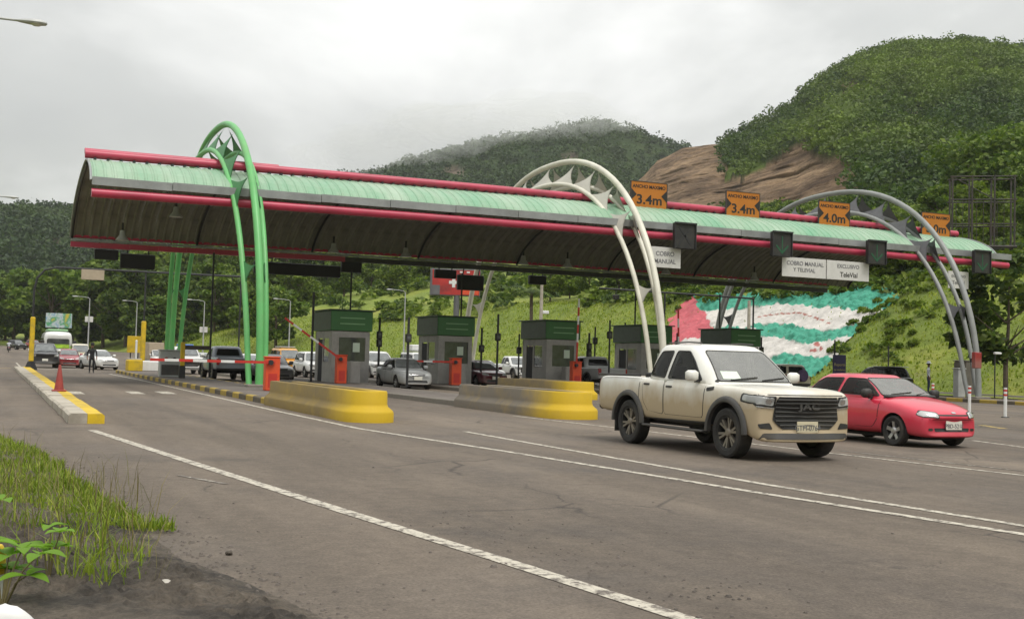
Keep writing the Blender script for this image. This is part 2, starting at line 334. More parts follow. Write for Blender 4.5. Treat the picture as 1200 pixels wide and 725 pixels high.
class MB:
    """collects shapes; build() links them as one mesh object"""
    def __init__(s): s.v = []; s.f = []
    def add(s, v, f):
        k = len(s.v); s.v += [tuple(q) for q in v]; s.f += [tuple(i+k for i in q) for q in f]; return s
    def box(s, x0, x1, y0, y1, z0, z1):
        v = [(x, y, z) for x in (x0, x1) for y in (y0, y1) for z in (z0, z1)]
        return s.add(v, [(0, 1, 3, 2), (4, 6, 7, 5), (0, 4, 5, 1), (2, 3, 7, 6), (0, 2, 6, 4), (1, 5, 7, 3)])
    def cbox(s, c, d): return s.box(c[0]-d[0]/2, c[0]+d[0]/2, c[1]-d[1]/2, c[1]+d[1]/2, c[2]-d[2]/2, c[2]+d[2]/2)
    def rbox(s, x0, x1, y0, y1, z0, z1, b=.02):
        """box with chamfered edges"""
        v = []; f = []
        zs = [(z0, b), (z0+b, 0), (z1-b, 0), (z1, b)]
        for z, i in zs:
            c = b
            v += [(x0+i+c, y0+i, z), (x1-i-c, y0+i, z), (x1-i, y0+i+c, z), (x1-i, y1-i-c, z), (x1-i-c, y1-i, z), (x0+i+c, y1-i, z), (x0+i, y1-i-c, z), (x0+i, y0+i+c, z)]
        for k in range(3):
            for j in range(8): f.append((k*8+j, k*8+(j+1) % 8, k*8+8+(j+1) % 8, k*8+8+j))
        f.append(tuple(range(7, -1, -1))); f.append(tuple(range(24, 32)))
        return s.add(v, f)
    def tube(s, pts, r, n=10, cap=True):
        pts = [Vector(p) for p in pts]; rs = r if isinstance(r, (list, tuple)) else [r]*len(pts); v = []; f = []
        t0 = (pts[1]-pts[0]).normalized(); a = t0.orthogonal().normalized()
        for i, p in enumerate(pts):
            t = (pts[min(i+1, len(pts)-1)]-pts[max(i-1, 0)]).normalized()
            a = (a - t*a.dot(t)).normalized(); b = t.cross(a)
            for k in range(n):
                q = 2*math.pi*k/n; v.append(p+(a*math.cos(q)+b*math.sin(q))*rs[i])
        for i in range(len(pts)-1):
            for k in range(n): f.append((i*n+k, i*n+(k+1) % n, (i+1)*n+(k+1) % n, (i+1)*n+k))
        if cap: f.append(tuple(range(n-1, -1, -1))); f.append(tuple(range((len(pts)-1)*n, len(pts)*n)))
        return s.add(v, f)
    def lathe(s, prof, n=20, c=(0, 0, 0), axis='z'):
        v = []; f = []
        for (r, z) in prof:
            for k in range(n):
                q = 2*math.pi*k/n; p = (r*math.cos(q), r*math.sin(q), z)
                if axis == 'y': p = (p[0], p[2], p[1])
                if axis == 'x': p = (p[2], p[0], p[1])
                v.append((p[0]+c[0], p[1]+c[1], p[2]+c[2]))
        for i in range(len(prof)-1):
            for k in range(n): f.append((i*n+k, i*n+(k+1) % n, (i+1)*n+(k+1) % n, (i+1)*n+k))
        return s.add(v, f)
    def prism(s, poly, x0, x1, axis='x'):
        """polygon (a,b) swept along an axis"""
        n = len(poly); mk = {'x': lambda a, b, t: (t, a, b), 'y': lambda a, b, t: (a, t, b), 'z': lambda a, b, t: (a, b, t)}[axis]
        v = [mk(a, b, x0) for a, b in poly]+[mk(a, b, x1) for a, b in poly]
        return s.add(v, [tuple(range(n)), tuple(range(2*n-1, n-1, -1))]+[(i, i+n, (i+1) % n+n, (i+1) % n) for i in range(n)])
    def mesh(s, name, angle=35):
        me = pydata(name, s.v, s.f)
        bm = bmesh.new(); bm.from_mesh(me); bmesh.ops.recalc_face_normals(bm, faces=bm.faces); bm.to_mesh(me); bm.free()
        if angle: me.shade_smooth(); me.set_sharp_from_angle(angle=R(angle))
        return me
    def build(s, name, m, parent=None, angle=35): return link(name, s.mesh(name, angle), parent, m)
def copy_tree(o, parent=None):
    c = o.copy(); COL.objects.link(c); c.parent = parent
    for ch in [q for q in bpy.data.objects if q.parent == o]: copy_tree(ch, c)
    return c
def text_mesh(txt, size, depth=.004, align='CENTER', spacing=1.0, bold=0.0):
    cu = bpy.data.curves.new('lettering', 'FONT'); cu.body = txt; cu.size = size; cu.extrude = depth; cu.align_x = align; cu.align_y = 'CENTER'; cu.space_character = spacing; cu.offset = bold
    o = bpy.data.objects.new('lettering', cu); COL.objects.link(o); dg = bpy.context.evaluated_depsgraph_get()
    me = bpy.data.meshes.new_from_object(o.evaluated_get(dg)); bpy.data.objects.remove(o); bpy.data.curves.remove(cu)
    me.materials.clear(); return me
def lettering(txt, size, loc, parent, m, sx=1, facing='front', name='lettering', bold=0.0):
    """upright lettering that faces -Y (towards the camera)"""
    o = link(name, text_mesh(txt, size, bold=bold), parent, m); o.location = loc
    o.rotation_euler = (R(90), 0, 0); o.scale = (sx, 1, 1); return o
def evaluated(o):
    dg = bpy.context.evaluated_depsgraph_get(); dg.update(); return bpy.data.meshes.new_from_object(o.evaluated_get(dg))
def smoothstep(a, b, x):
    t = np.clip((x-a)/(b-a), 0, 1); return t*t*(3-2*t)
# value noise and cell noise for terrain
def vnoise(x, y, seed=0):
    xi, yi = np.floor(x).astype(np.int64), np.floor(y).astype(np.int64); xf, yf = x-xi, y-yi
    def h(i, j):
        n = (i*374761393+j*668265263+seed*1442695041) & 0x7fffffff; n = ((n ^ (n >> 13))*1274126177) & 0x7fffffff
        return ((n ^ (n >> 16)) & 0xffff)/65535.0
    u, v = xf*xf*(3-2*xf), yf*yf*(3-2*yf)
    return (h(xi, yi)*(1-u)+h(xi+1, yi)*u)*(1-v)+(h(xi, yi+1)*(1-u)+h(xi+1, yi+1)*u)*v
def fbm(x, y, oct=5, seed=0):
    s = 0; a = .5
    for k in range(oct): s = s+a*(vnoise(x*2**k, y*2**k, seed+k)-.5); a *= .5
    return s
def cells(x, y, seed=0):
    """rounded crowns of uneven height on jittered cells"""
    xi, yi = np.floor(x).astype(np.int64), np.floor(y).astype(np.int64); d = np.full(x.shape, 9.0); r = np.zeros(x.shape)
    def h(i, j, k):
        n = (i*374761393+j*668265263+(seed+k)*974634541) & 0x7fffffff; n = ((n ^ (n >> 13))*1274126177) & 0x7fffffff
        return ((n ^ (n >> 16)) & 0xffff)/65535.0
    for a in (-1, 0, 1):
        for b in (-1, 0, 1):
            i, j = xi+a, yi+b; q = (i+h(i, j, 1)-x)**2+(j+h(i, j, 2)-y)**2; k = q < d; d = np.where(k, q, d); r = np.where(k, h(i, j, 5), r)
    return np.sqrt(np.clip(1-d*1.25, 0, 1))*(.45+.8*r)
# ------------------------------------------------------------------ terrain, road, hills
def rise(t): return .010*np.maximum(0, t-115)*smoothstep(115, 190, t)
def foot(t): return 60-35*smoothstep(135, 240, t)-.10*np.maximum(0, t-240)
def left_foot(t): return -26-.12*np.maximum(0, t-150)
def height(s, t):
    s = np.asarray(s, float); t = np.asarray(t, float)
    d = np.maximum(0, s-foot(t)+.9*fbm(t/9, s/40, 3, 5)*3)
    slope = .66-.3*smoothstep(130, 210, t)
    bank = np.minimum(slope*d, 9+.24*np.maximum(0, d-13))
    bank = np.where(slope*d > 9, 9+.24*np.maximum(0, d-9/slope), slope*d)
    e = np.maximum(0, left_foot(t)-s)*smoothstep(120, 220, t); lb = .16*e
    back = .055*np.maximum(0, t-330)
    n = fbm(s/14, t/14, 4, 2)*2.2*smoothstep(2, 16, d+e)+fbm(s/3.2, t/3.2, 3, 9)*.7*smoothstep(1.5, 5, d)
    return rise(t)+np.maximum(np.maximum(bank, lb), back)+n
def H1(s, t): return float(height(np.array([s]), np.array([t]))[0])
MURAL = [(783, 402), (783, 374), (811, 344), (828, 337), (870, 334), (920, 332), (985, 334), (1050, 338), (1054, 350), (1030, 366), (1006, 386), (988, 408), (968, 430), (945, 446), (900, 446), (860, 430), (800, 412)]
def build_ground():
    a = np.concatenate([-np.geomspace(2600, 62, 26), np.linspace(-60, 52, 57), np.linspace(53, 96, 87), np.geomspace(98, 2600, 60)])
    b = np.concatenate([-np.geomspace(900, 32, 14), np.linspace(-30, 250, 261), np.geomspace(253, 3200, 60)])
    S, T = np.meshgrid(a, b); Z = height(S, T)
    Z = Z-.04
    k = (S > foot(T)) & (S < foot(T)+15) & (T > 56) & (T < 118); px, py = to_px(np.stack([S[k], T[k], Z[k]], 1)); c_ = np.array(MURAL); ctr = c_.mean(0); poly = ctr+(c_-ctr)*.93; ins = np.zeros(len(px), bool)
    for i in range(len(poly)):
        (x0, y0), (x1, y1) = poly[i], poly[(i+1) % len(poly)]; ins ^= ((y0 > py) != (y1 > py)) & (px < (x1-x0)*(py-y0)/(y1-y0+1e-9)+x0)
    Z[k] = Z[k]-.75*ins
    # verge where the photographer stands
    V = np.stack([S.ravel(), T.ravel(), Z.ravel()], 1)
    o = link('ground', bigmesh('ground', V, gridfaces(len(b), len(a)), True), None, 'ground_grass'); put(o, kind='structure')
build_ground()
def sheet(name, poly_l, poly_r, ts, nx, m, z):
    """strip between two edges given as functions of t"""
    V = []; 
    for t in ts:
        l, r = poly_l(t), poly_r(t)
        for k in range(nx):
            s = l+(r-l)*k/(nx-1); V.append((s, t, float(rise(np.float64(t)))+z))
    me = bigmesh(name, np.array(V), gridfaces(len(ts), nx), True); return link(name, me, None, m)
road_ts = np.concatenate([np.linspace(-60, 115, 60), np.linspace(120, 420, 60)])
def rl(t): return np.interp(t, [-60, 3, 6.4, 8.5, 10.4, 16, 20.3, 26, 60, 120, 200, 300, 420], [2.6, 2.1, 1.6, 1.2, 1.15, .75, .15, -1.5, -7, -14, -20, -32, -58])
def rr(t): return np.interp(t, [-60, 0, 30, 40, 100, 140, 240, 300, 420], [40, 46, 52, 53.2, 55, 50, 18, 2, -20])
road_ts = np.unique(np.concatenate([road_ts, np.linspace(2, 28, 60)]))
def rl_n(t): return float(rl(t))+(.16*float(fbm(np.array([t*1.3]), np.array([0.3]), 4, 3)[0]) if t < 30 else 0)
put(sheet('road', rl_n, lambda t: float(rr(t)), road_ts, 14, 'asphalt', 0.0), kind='structure')
put(sheet('sidewalk', lambda t: float(rr(t))+.12, lambda t: float(rr(t))+4.6, np.linspace(30, 128, 60), 3, 'pavement', .16), kind='structure')
def verge_mesh():
    # trodden black soil between grass and asphalt, a low heap beside the photographer
    a = np.concatenate([np.linspace(-9, -3, 40), np.linspace(-2.95, 2.4, 240)]); b = np.concatenate([np.linspace(2.0, 13, 420), np.linspace(13.1, 27, 140)]); S, T = np.meshgrid(a, b)
    edge = np.interp(T, [2, 6.4, 8.5, 10.4, 16, 20.3, 27], [2.25, 1.75, 1.28, 1.22, .85, .25, -1.5])+.14*fbm(T*1.6, S*0+.7, 4, 8)
    Z = .05*smoothstep(0, .45, edge-S)-.03*smoothstep(-.05, .1, S-edge)*2+fbm(S*1.8, T*1.8, 5, 4)*.10*smoothstep(0, .5, edge-S)
    Z += .16*np.exp(-(((S+.62)/.75)**2+((T-9.3)/1.1)**2))*(1+.6*fbm(S*5, T*5, 4, 6))
    Z += (fbm(S*9, T*9, 4, 14)*.07+np.maximum(0, fbm(S*22, T*22, 3, 15))*.09)*smoothstep(0, .3, edge-S)*(.35+1.3*smoothstep(-.1, .15, fbm(S*1.1, T*1.1, 3, 19)))
    put(link('verge_soil', bigmesh('verge_soil', np.stack([S.ravel(), T.ravel(), Z.ravel()], 1), gridfaces(len(b), len(a)), True), None, 'soil'), kind='structure')
    return None
verge_mesh()
def verge_z(s, t): return .05+.16*math.exp(-(((s+.62)/.75)**2+((t-9.3)/1.1)**2))
def strip(name, pts, w, m='line_white', z=.005):
    V = []; F = []; P = [Vector((p[0], p[1], 0)) for p in pts]
    Q = []
    for i in range(len(P)-1):
        n = max(1, int((P[i+1]-P[i]).length/1.5))
        for k in range(n): Q.append(P[i].lerp(P[i+1], k/n))
    Q.append(P[-1])
    for i, p in enumerate(Q):
        d = (Q[min(i+1, len(Q)-1)]-Q[max(i-1, 0)]).normalized(); nrm = Vector((d.y, -d.x, 0)); j = 1+random.uniform(-.06, .06)
        zz = float(rise(np.float64(p.y)))+z
        for sgn in (-1, 1):
            q = p+nrm*sgn*w/2*j; V.append((q.x, q.y, zz))
    for i in range(len(Q)-1): F.append((2*i, 2*i+1, 2*i+3, 2*i+2))
    o = link(name, pydata(name, V, F), None, m); put(o, kind='structure'); return o
strip('lane_line', [G(108, 504), G(200, 534), G(400, 598), G(600, 660), G(800, 724), (4.35, 2.5), (5.2, -6)], .155)
strip('lane_line', [(6.55, 74), (6.75, 60), (6.75, 40), (6.7, 30), G(420, 502), G(600, 530), G(900, 579), G(1200, 626), (9.3, 3), (9.8, -6)], .14)
strip('lane_line', [G(545, 505.5), G(700, 533), G(900, 568), G(1200, 616), (9.6, 3.4), (10, -6)], .13)
strip('lane_line', [G(600, 487), G(730, 502), G(975, 531), G(1200, 557), G(1400, 580)], .11)
strip('lane_line', [G(985, 528), G(1200, 552), G(1400, 573)], .08, 'line_faint')
strip('lane_line', [G(1140, 516), G(1200, 524), G(1340, 540)], .12)
strip('lane_line', [G(1020, 486), G(1110, 483)], .3, 'line_yellow'); strip('lane_line', [G(1150, 498), G(1176, 502)], .22, 'line_yellow')
strip('stop_line', [(-9, 88), (1.3, 88)], .7, 'line_yellow'); strip('stop_line', [(2.9, 88), (14, 90)], .9)
strip('lane_line', [(2.2, 120), (2.0, 90)], .14); strip('lane_line', [(-3.5, 120), (-3.5, 95)], .14, 'line_faint')
strip('lane_line', [G(210, 557), G(265, 567)], .07, 'line_faint')
for a in ((88, 460), (158, 460), (194, 460)):
    q = G(*a); strip('lane_dash', [(q[0], q[1]-1.2), (q[0], q[1]+1.2)], .46)
for s_ in (18.6, 24.6): strip('lane_line', [(s_, 44), (s_, 33)], .1, 'line_faint')

# hills: surfaces rising from a foot line to a ridge, covered in crowns
def leaf_quads(C, size, rng, up=.25, aspect=1.6):
    n = len(C); a = rng.normal(size=(n, 3)); a[:, 2] *= .6; a /= np.linalg.norm(a, axis=1)[:, None]
    b = rng.normal(size=(n, 3)); b -= (b*a).sum(1)[:, None]*a; b /= np.linalg.norm(b, axis=1)[:, None]
    s = size*rng.uniform(.6, 1.4, n)[:, None]; u = a*s*aspect/2; v = b*s/2
    V = np.stack([C-u, C-v*.9+u*.1, C+u, C+v*.9+u*.1], 1).reshape(-1, 3); return V, np.arange(4*n).reshape(n, 4)
def hill(name, sil, r_foot, r_ridge, m, crown, camp, seed, na=520, nr=230, px0=-260, px1=1460, rock=(), bright=(), z_foot=0, back=1.35, power=1.0, relief=.10, woods=(4800, 5, 40, 1.6, 'leaf_wood_far')):
    pxs = np.linspace(px0, px1, na); sy = np.interp(pxs, [p[0] for p in sil], [p[1] for p in sil])
    az = np.zeros(na); el = np.zeros(na)
    for i in range(na):
        d = ray(pxs[i], sy[i]); az[i] = math.atan2(d[0], d[1]); el[i] = d[2]/math.hypot(d[0], d[1])
    v = np.concatenate([np.linspace(0, 1, int(nr*.8)), np.linspace(1, back, nr-int(nr*.8)+1)[1:]])
    A, V = np.meshgrid(az, v); EL = np.broadcast_to(el, A.shape)
    rw = 1+.16*fbm(A*9, V*0+seed, 3, seed)                      # the ridge wanders in depth
    Rr = (r_foot+(r_ridge-r_foot)*V)*rw; HR = EL*r_ridge*rw+CAM_H-woods[1]*.95*smoothstep(835, 870, np.broadcast_to(pxs, A.shape)) if px0 == 580 else EL*r_ridge*rw+CAM_H-woods[1]*.95
    sh = np.where(V <= 1, V**power, 1-((V-1)/(back-1))**1.5*.5)
    X, Y = Rr*np.sin(A), Rr*np.cos(A); sc = HR.max()
    env = np.clip(V*(1-np.minimum(V, 1))*4, 0, 1)
    Z = z_foot+(HR-z_foot)*sh+env*fbm(X/(sc*1.1), Y/(sc*1.1), 5, seed+3)*sc*relief*3
    px, py = to_px(np.stack([X, Y, Z], -1).reshape(-1, 3))[:2]; px = px.reshape(A.shape); py = py.reshape(A.shape)
    def region(polys, soft):
        out = np.zeros(A.shape)
        jx = px+fbm(X/28, Y/28+Z/28, 4, 21)*soft; jy = py+fbm(X/28+9, Y/28+Z/28, 4, 22)*soft
        for poly in polys:
            ins = np.zeros(A.shape, bool); n = len(poly)
            for i in range(n):
                x0, y0 = poly[i]; x1, y1 = poly[(i+1) % n]
                c = ((y0 > jy) != (y1 > jy)) & (jx < (x1-x0)*(jy-y0)/(y1-y0+1e-9)+x0); ins ^= c
            out = np.maximum(out, ins.astype(float))
        return out
    rk = region(rock, 26); br = region(bright, 34)
    cv = cells(X/crown, Y/crown+Z/crown*.8, seed+7); c2 = cells(X/crown*2.3, Y/crown*2.3+Z/crown*1.8, seed+8)
    big = .55+.9*(fbm(X/(crown*6), Y/(crown*6), 3, seed+11)+.5)
    veg = (1-rk)*(1-.75*br)
    bumpz = .45*camp*(cv*.75+c2*.4)*big*veg-camp*.3*rk
    rr_ = rk*(camp*2.6*(.25-np.abs(fbm(X/16, Z/10+Y/60, 5, 31)))+camp*1.4*np.abs(fbm(X/5, Z/3.5, 4, 33)))
    out = -(np.stack([np.sin(A), np.cos(A)], -1))*((bumpz*.55+rr_)[..., None])
    P = np.stack([X+out[..., 0], Y+out[..., 1], Z+bumpz*.85-camp*.35], -1).reshape(-1, 3)
    me = bigmesh(name, P, gridfaces(len(v), na), True)
    for nm, arr in (('rock', rk), ('bright', br)):
        a_ = me.attributes.new(nm, 'FLOAT', 'POINT'); a_.data.foreach_set('value', np.ascontiguousarray(arr.ravel(), np.float32))
    o = link('hill', me, None, m); put(o, kind='structure')
    # woods: leaf clumps, one per crown, over the whole slope
    rng = np.random.default_rng(seed); n0 = woods[0]; vv = rng.uniform(0.02, 1.04, n0*2); aa = rng.uniform(0, 1, n0*2)
    ci = np.clip((aa*(na-1)).astype(int), 0, na-1); ri = np.clip(np.interp(vv, v, np.arange(len(v))).astype(int), 0, len(v)-1)
    ok = (rk[ri, ci] < .5) & ((br[ri, ci] < .5) | (rng.uniform(size=n0*2) < .16)); ri, ci = ri[ok][:n0], ci[ok][:n0]
    base = np.stack([X, Y, Z], -1)[ri, ci]+rng.normal(size=(len(ri), 3))*np.array([2, 2, .3]); R0 = woods[1]*rng.lognormal(-.08, .38, len(ri))*np.clip(.35+1.5*(fbm(base[:, 0]/60, base[:, 1]/60, 3, seed+2)+.45), .35, 1.5)
    R0 = np.minimum(R0, woods[1]*1.75); q = woods[2]
    d = rng.normal(size=(len(ri), q, 3)); d /= np.linalg.norm(d, axis=2)[..., None]; d[..., 2] = np.abs(d[..., 2])*1.05-.1
    C = (base[:, None, :]+d*(R0[:, None, None]*rng.uniform(.7, 1.0, (len(ri), q, 1)))).reshape(-1, 3)
    Vq, Fq = leaf_quads(C, woods[3], rng, aspect=1.3); o2 = link('hill_woods', bigmesh('hill_woods', Vq, Fq), None, woods[4]); put(o2, kind='stuff'); return o
sil_left = [(-300, 225), (-60, 232), (0, 236), (40, 234), (95, 236), (150, 262), (260, 282), (420, 300), (600, 330)]
sil_mid = [(60, 330), (200, 262), (330, 214), (400, 204), (440, 200), (470, 188), (520, 172), (570, 160), (640, 150), (680, 141), (706, 138), (740, 146), (775, 160), (800, 166), (880, 190), (1000, 240), (1200, 300)]
sil_right = [(560, 330), (700, 262), (745, 208), (770, 182), (800, 166), (842, 160), (850, 157), (880, 142), (905, 131), (935, 112), (955, 92), (985, 73), (1020, 56), (1060, 46), (1100, 43), (1130, 40), (1165, 47), (1200, 50), (1300, 66), (1480, 120)]
hill('hill', sil_left, 420, 900, 'hill_far', 9, 8, 3, na=330, nr=170, px0=-300, px1=600, rock=[[(52, 282), (72, 276), (84, 290), (70, 298), (54, 294)], [(215, 300), (260, 285), (300, 300), (300, 330), (215, 330)]])
hill('hill', sil_mid, 480, 1150, 'hill_far', 11, 10, 5, woods=(8000, 6, 40, 1.9, 'leaf_wood_far'), na=430, nr=210, px0=60, px1=1200, rock=[[(522, 195), (538, 192), (545, 204), (528, 206)], [(655, 182), (672, 176), (676, 186), (660, 192)]])
hill('hill', sil_right, 175, 620, 'hill_right', 7, 6.5, 11, relief=.045, woods=(14500, 3.3, 46, .9, 'leaf_wood'), na=760, nr=420, px0=580, px1=1470,
     rock=[[(690, 262), (738, 205), (765, 172), (796, 156), (852, 148), (851, 175), (853, 206), (868, 208), (896, 192), (934, 160), (968, 176), (1006, 176), (1016, 230), (970, 275), (880, 285), (760, 285)], [(1052, 118), (1075, 122), (1095, 126), (1092, 138), (1060, 134)], [(985, 92), (1000, 88), (1008, 102), (990, 110)]],
     bright=[[(905, 130), (960, 118), (1000, 100), (1030, 92), (1036, 118), (1000, 138), (940, 150), (880, 170), (858, 170), (868, 150)], [(850, 190), (880, 175), (905, 180), (890, 205), (856, 208)], [(1030, 262), (1060, 250), (1110, 255), (1200, 240), (1200, 280), (1030, 290)]])
# ------------------------------------------------------------------ canopy of the toll plaza
CL0, CL1 = 3.35, 51.95
PF, PR, PB = (48.75, 8.12), (52.2, 9.5), (61.3, 7.0)     # (t, z) front eave, ridge, rear edge
def arc_front(u):   # u 0 at eave, 1 at ridge, then on to 2 at the rear edge
    if u <= 1:
        a = u*math.pi/2; return PF[0]+(PR[0]-PF[0])*(1-math.cos(a))**1.0*.75+(PR[0]-PF[0])*.25*u, PF[1]+(PR[1]-PF[1])*(math.sin(a)*.6+.4*u)
    w = u-1; a = w*math.pi/2
    return PR[0]+(PB[0]-PR[0])*(math.sin(a)*.75+.25*w), PR[1]-(PR[1]-PB[1])*((1-math.cos(a))*.8+.2*w)
def bowz(s): return 0.12*math.sin(math.pi*(s-CL0)/(CL1-CL0))
def build_canopy():
    root = empty('toll_canopy', (CL0, 50, 0), label='long curved toll plaza canopy with pale green ribbed roof and red edge tubes', cat='canopy')
    root.location = (0, 0, 0)
    # corrugated roof panels, front half (green) and the long rear half whose underside is seen
    W = (CL1-CL0)/62
    def panel(u0, u1, nu, amp=.032):
        V = []; F = []; prof = [(0, 0), (.08, 0), (.13, 1), (.22, 1), (.27, 0), (.58, 0), (.63, 1), (.72, 1), (.77, 0), (1, 0)]
        for i in range(nu+1):
            u = u0+(u1-u0)*i/nu; t, z = arc_front(u); t2, z2 = arc_front(min(2, u+.01)); t1, z1 = arc_front(max(0, u-.01))
            n = Vector((0, -(z2-z1), t2-t1)).normalized()
            if n.z < 0: n = -n
            for (x, a) in prof: V.append((x*W*.996, t+n.y*a*amp, z+n.z*a*amp))
        k = len(prof)
        for i in range(nu):
            for j in range(k-1): F.append((i*k+j, i*k+j+1, (i+1)*k+j+1, (i+1)*k+j))
        me = pydata('roof_panel', V, F); return me
    fr = panel(0.03, 1.02, 7); fr.materials.append(MATS['roof_green'])
    bk = panel(1.02, 2.0, 8, -.05); bk.materials.append(MATS['under_sheet'])
    for i in range(62):
        s = CL0+i*W
        for me in (fr, bk):
            o = link('roof_panel' if me is fr else 'ceiling_panel', me, root); o.location = (s, 0, bowz(s+W/2))
    def run(name, t, z, r, m, s0=CL0, s1=CL1, n=14):
        MB().tube([(s0+(s1-s0)*i/n, t, z+bowz(s0+(s1-s0)*i/n)) for i in range(n+1)], r, 14).build(name, m, root)
    run('ridge_tube', PR[0]-.3, PR[1]+.2, .185, 'red_tube', CL0-.1, CL1+.1)
    run('edge_tube', PF[0]-.05, PF[1]-.46, .18, 'red_tube', CL0, CL1+.75)
    # second tube telescoped over the ridge tube at the left end
    run('tube_sleeve', PR[0]+.05, PR[1]+.38, .12, 'red_tube', CL0-.1, CL0+8.2, 5)
    # gutter in lengths
    n = 16; L = (CL1+.9-CL0)/n
    for i in range(n):
        s0 = CL0+i*L; z = PF[1]+bowz(s0+L/2); MB().prism([(PF[0]-.22, z-.17), (PF[0]-.16, z-.17), (PF[0]-.12, z-.12), (PF[0]+.12, z-.12), (PF[0]+.12, z+.05), (PF[0]-.05, z+.14), (PF[0]-.22, z+.16)], s0+.012, s0+L-.012).build('gutter', 'grey_gutter', root)
    # ridge brackets
    me = MB().box(-.05, .05, -.22, .1, -.22, .06).mesh('ridge_bracket', None)
    for i in range(92):
        s = CL0+.3+i*(CL1-CL0-.5)/91; o = link('ridge_bracket', me, root, 'dark_steel'); o.location = (s, PR[0]-.3, PR[1]-.02+bowz(s))
    # rear edge: red fascia, grey channel, strip light fittings
    def long_box(name, t0, t1, z0, z1, m, s0, s1):
        k = 10
        for i in range(k):
            a = s0+(s1-s0)*i/k; b = s0+(s1-s0)*(i+1)/k; z = bowz((a+b)/2); MB().box(a+.004, b-.004, t0, t1, z0+z, z1+z).build(name, m, root)
    long_box('rear_fascia', PB[0]-.12, PB[0]+.1, PB[1]-.5, PB[1]-.24, 'red_tube', CL0, CL0+14); long_box('rear_fascia', PB[0]-.12, PB[0]+.1, PB[1]-.5, PB[1]-.24, 'fascia_dark', CL0+14, CL1-1.8)
    long_box('rear_channel', PB[0]-.22, PB[0]+.06, PB[1]-.2, PB[1]-.12, 'grey_gutter', CL0, CL1-1.8)
    run('rear_tube', PB[0], PB[1]+.06, .1, 'red_tube', CL0, CL1-1.8)
    # curved end ribs and inner ribs
    for i in range(9):
        s = CL0+.05+i*(CL1-CL0-.1)/8
        pts = [(s, arc_front(u)[0], arc_front(u)[1]-.12+bowz(s)) for u in np.linspace(1.02, 2, 12)]
        MB().tube(pts, .06, 6).build('ceiling_rib', 'dark_steel', root)
    # gable edge trims
    for s in (CL0-.03, CL1+.03):
        pts = [(s, arc_front(u)[0], arc_front(u)[1]+bowz(s)) for u in np.linspace(0.03, 2, 26)]
        MB().tube(pts, .05, 6).build('gable_trim', 'grey_gutter', root)
    return root
build_canopy()

# ------------------------------------------------------------------ trussed arches that carry the canopy
T0, T1, HA = 44.75, 69.0, 12.2
def arch_pt(a, inset=0.0):
    """a: 0 front foot .. pi rear foot; the lower chords run inside"""
    tc, D = (T0+T1)/2, (T1-T0)/2
    x = -math.cos(a); z = math.sin(a)
    return tc+(D-inset*1.0)*math.copysign(abs(x)**.86, x), max(0, (HA-inset)*abs(z)**.92)
def build_arch(s, mtube, mplate, label):
    root = empty('support_arch', (s, T0, 0), label=label, cat='arch', group='arches that carry the toll canopy')
    def P(ds, a, ins): t, z = arch_pt(a, ins); return (ds, t-T0, z)
    N = 46; A = [math.pi*i/N for i in range(N+1)]
    def gap(a): return .28+.97*math.sin(a)**.45
    def half(a): return .31+.34*math.sin(a)
    MB().tube([P(0, a, 0) for a in A], .15, 12).build('top_chord', mtube, root)
    for sg in (-1, 1): MB().tube([P(sg*half(a), a, gap(a)) for a in A], .115, 12).build('lower_chord', mtube, root)
    # curved triangular web plates: apex on the top chord, feet on the two lower chords
    for a in [math.pi*k/16 for k in (2, 4, 5, 6, 7, 8, 9, 10, 11, 12, 14)]:
        da = math.pi/16*(.6 if .7 < a < 2.45 else .3); ap = Vector(P(0, a, .05)); w = MB()
        for sg in (-1, 1):
            rows = []
            for i in range(9):
                f = i/8; aa = da*(f**1.6)
                row = []
                for j in range(7):
                    g = -1+2*j/6; b = min(max(a+aa*g, .02), math.pi-.02)
                    top = Vector(P(0, a, .05)); low = Vector(P(sg*half(b), b, gap(b)))
                    row.append(top.lerp(low, f))
                rows.append(row)
            for th in (0, .03):
                V = [q+Vector((th*sg, 0, 0)) for r_ in rows for q in r_]
                w.add(V, [tuple(q) for q in gridfaces(9, 7)])
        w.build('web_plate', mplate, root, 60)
    for t in (0, T1-T0): MB().rbox(-.5, .5, t-.35, t+.35, -.02, .28, .03).build('base_plinth', 'concrete', root)
    return root
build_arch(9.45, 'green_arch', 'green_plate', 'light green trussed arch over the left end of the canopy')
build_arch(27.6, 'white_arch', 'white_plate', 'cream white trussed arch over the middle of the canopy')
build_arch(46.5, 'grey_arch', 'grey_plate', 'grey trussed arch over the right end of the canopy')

# ------------------------------------------------------------------ things mounted on the canopy
def width_sign(s, txt, which):
    root = empty('width_sign', (s-.3, PR[0]-.62, PR[1]-.12+bowz(s)), label=f'orange maximum width sign reading {txt}, {which}', cat='sign', group='orange width signs on the roof ridge')
    MB().rbox(-1.08, 1.08, -.03, .03, 0, 1.36, .012).build('panel', 'orange_sign', root)
    b = MB(); b.box(-1.09, 1.09, -.05, .035, 1.345, 1.375).box(-1.09, 1.09, -.05, .035, -.015, .015).box(-1.1, -1.06, -.05, .035, 0, 1.36).box(1.06, 1.1, -.05, .035, 0, 1.36)
    b.build('frame', 'rust_steel', root)
    for sg in (-1, 1):
        MB().prism([(sg*1.06, .38), (sg*1.06, .98), (sg*.74, .68)], -.046, -.034, 'y').build('arrow', 'black_print', root)
    lettering('ANCHO MAXIMO', .25, (0, -.036, 1.1), root, 'black_print', .98, bold=.006)
    lettering(txt, .68, (.02, -.036, .42), root, 'black_print', 1.15, bold=.014)
    for x in (-.7, .7): MB().tube([(x, .05, -.3), (x, .05, 1.2)], .03, 6).build('bracket', 'dark_steel', root)
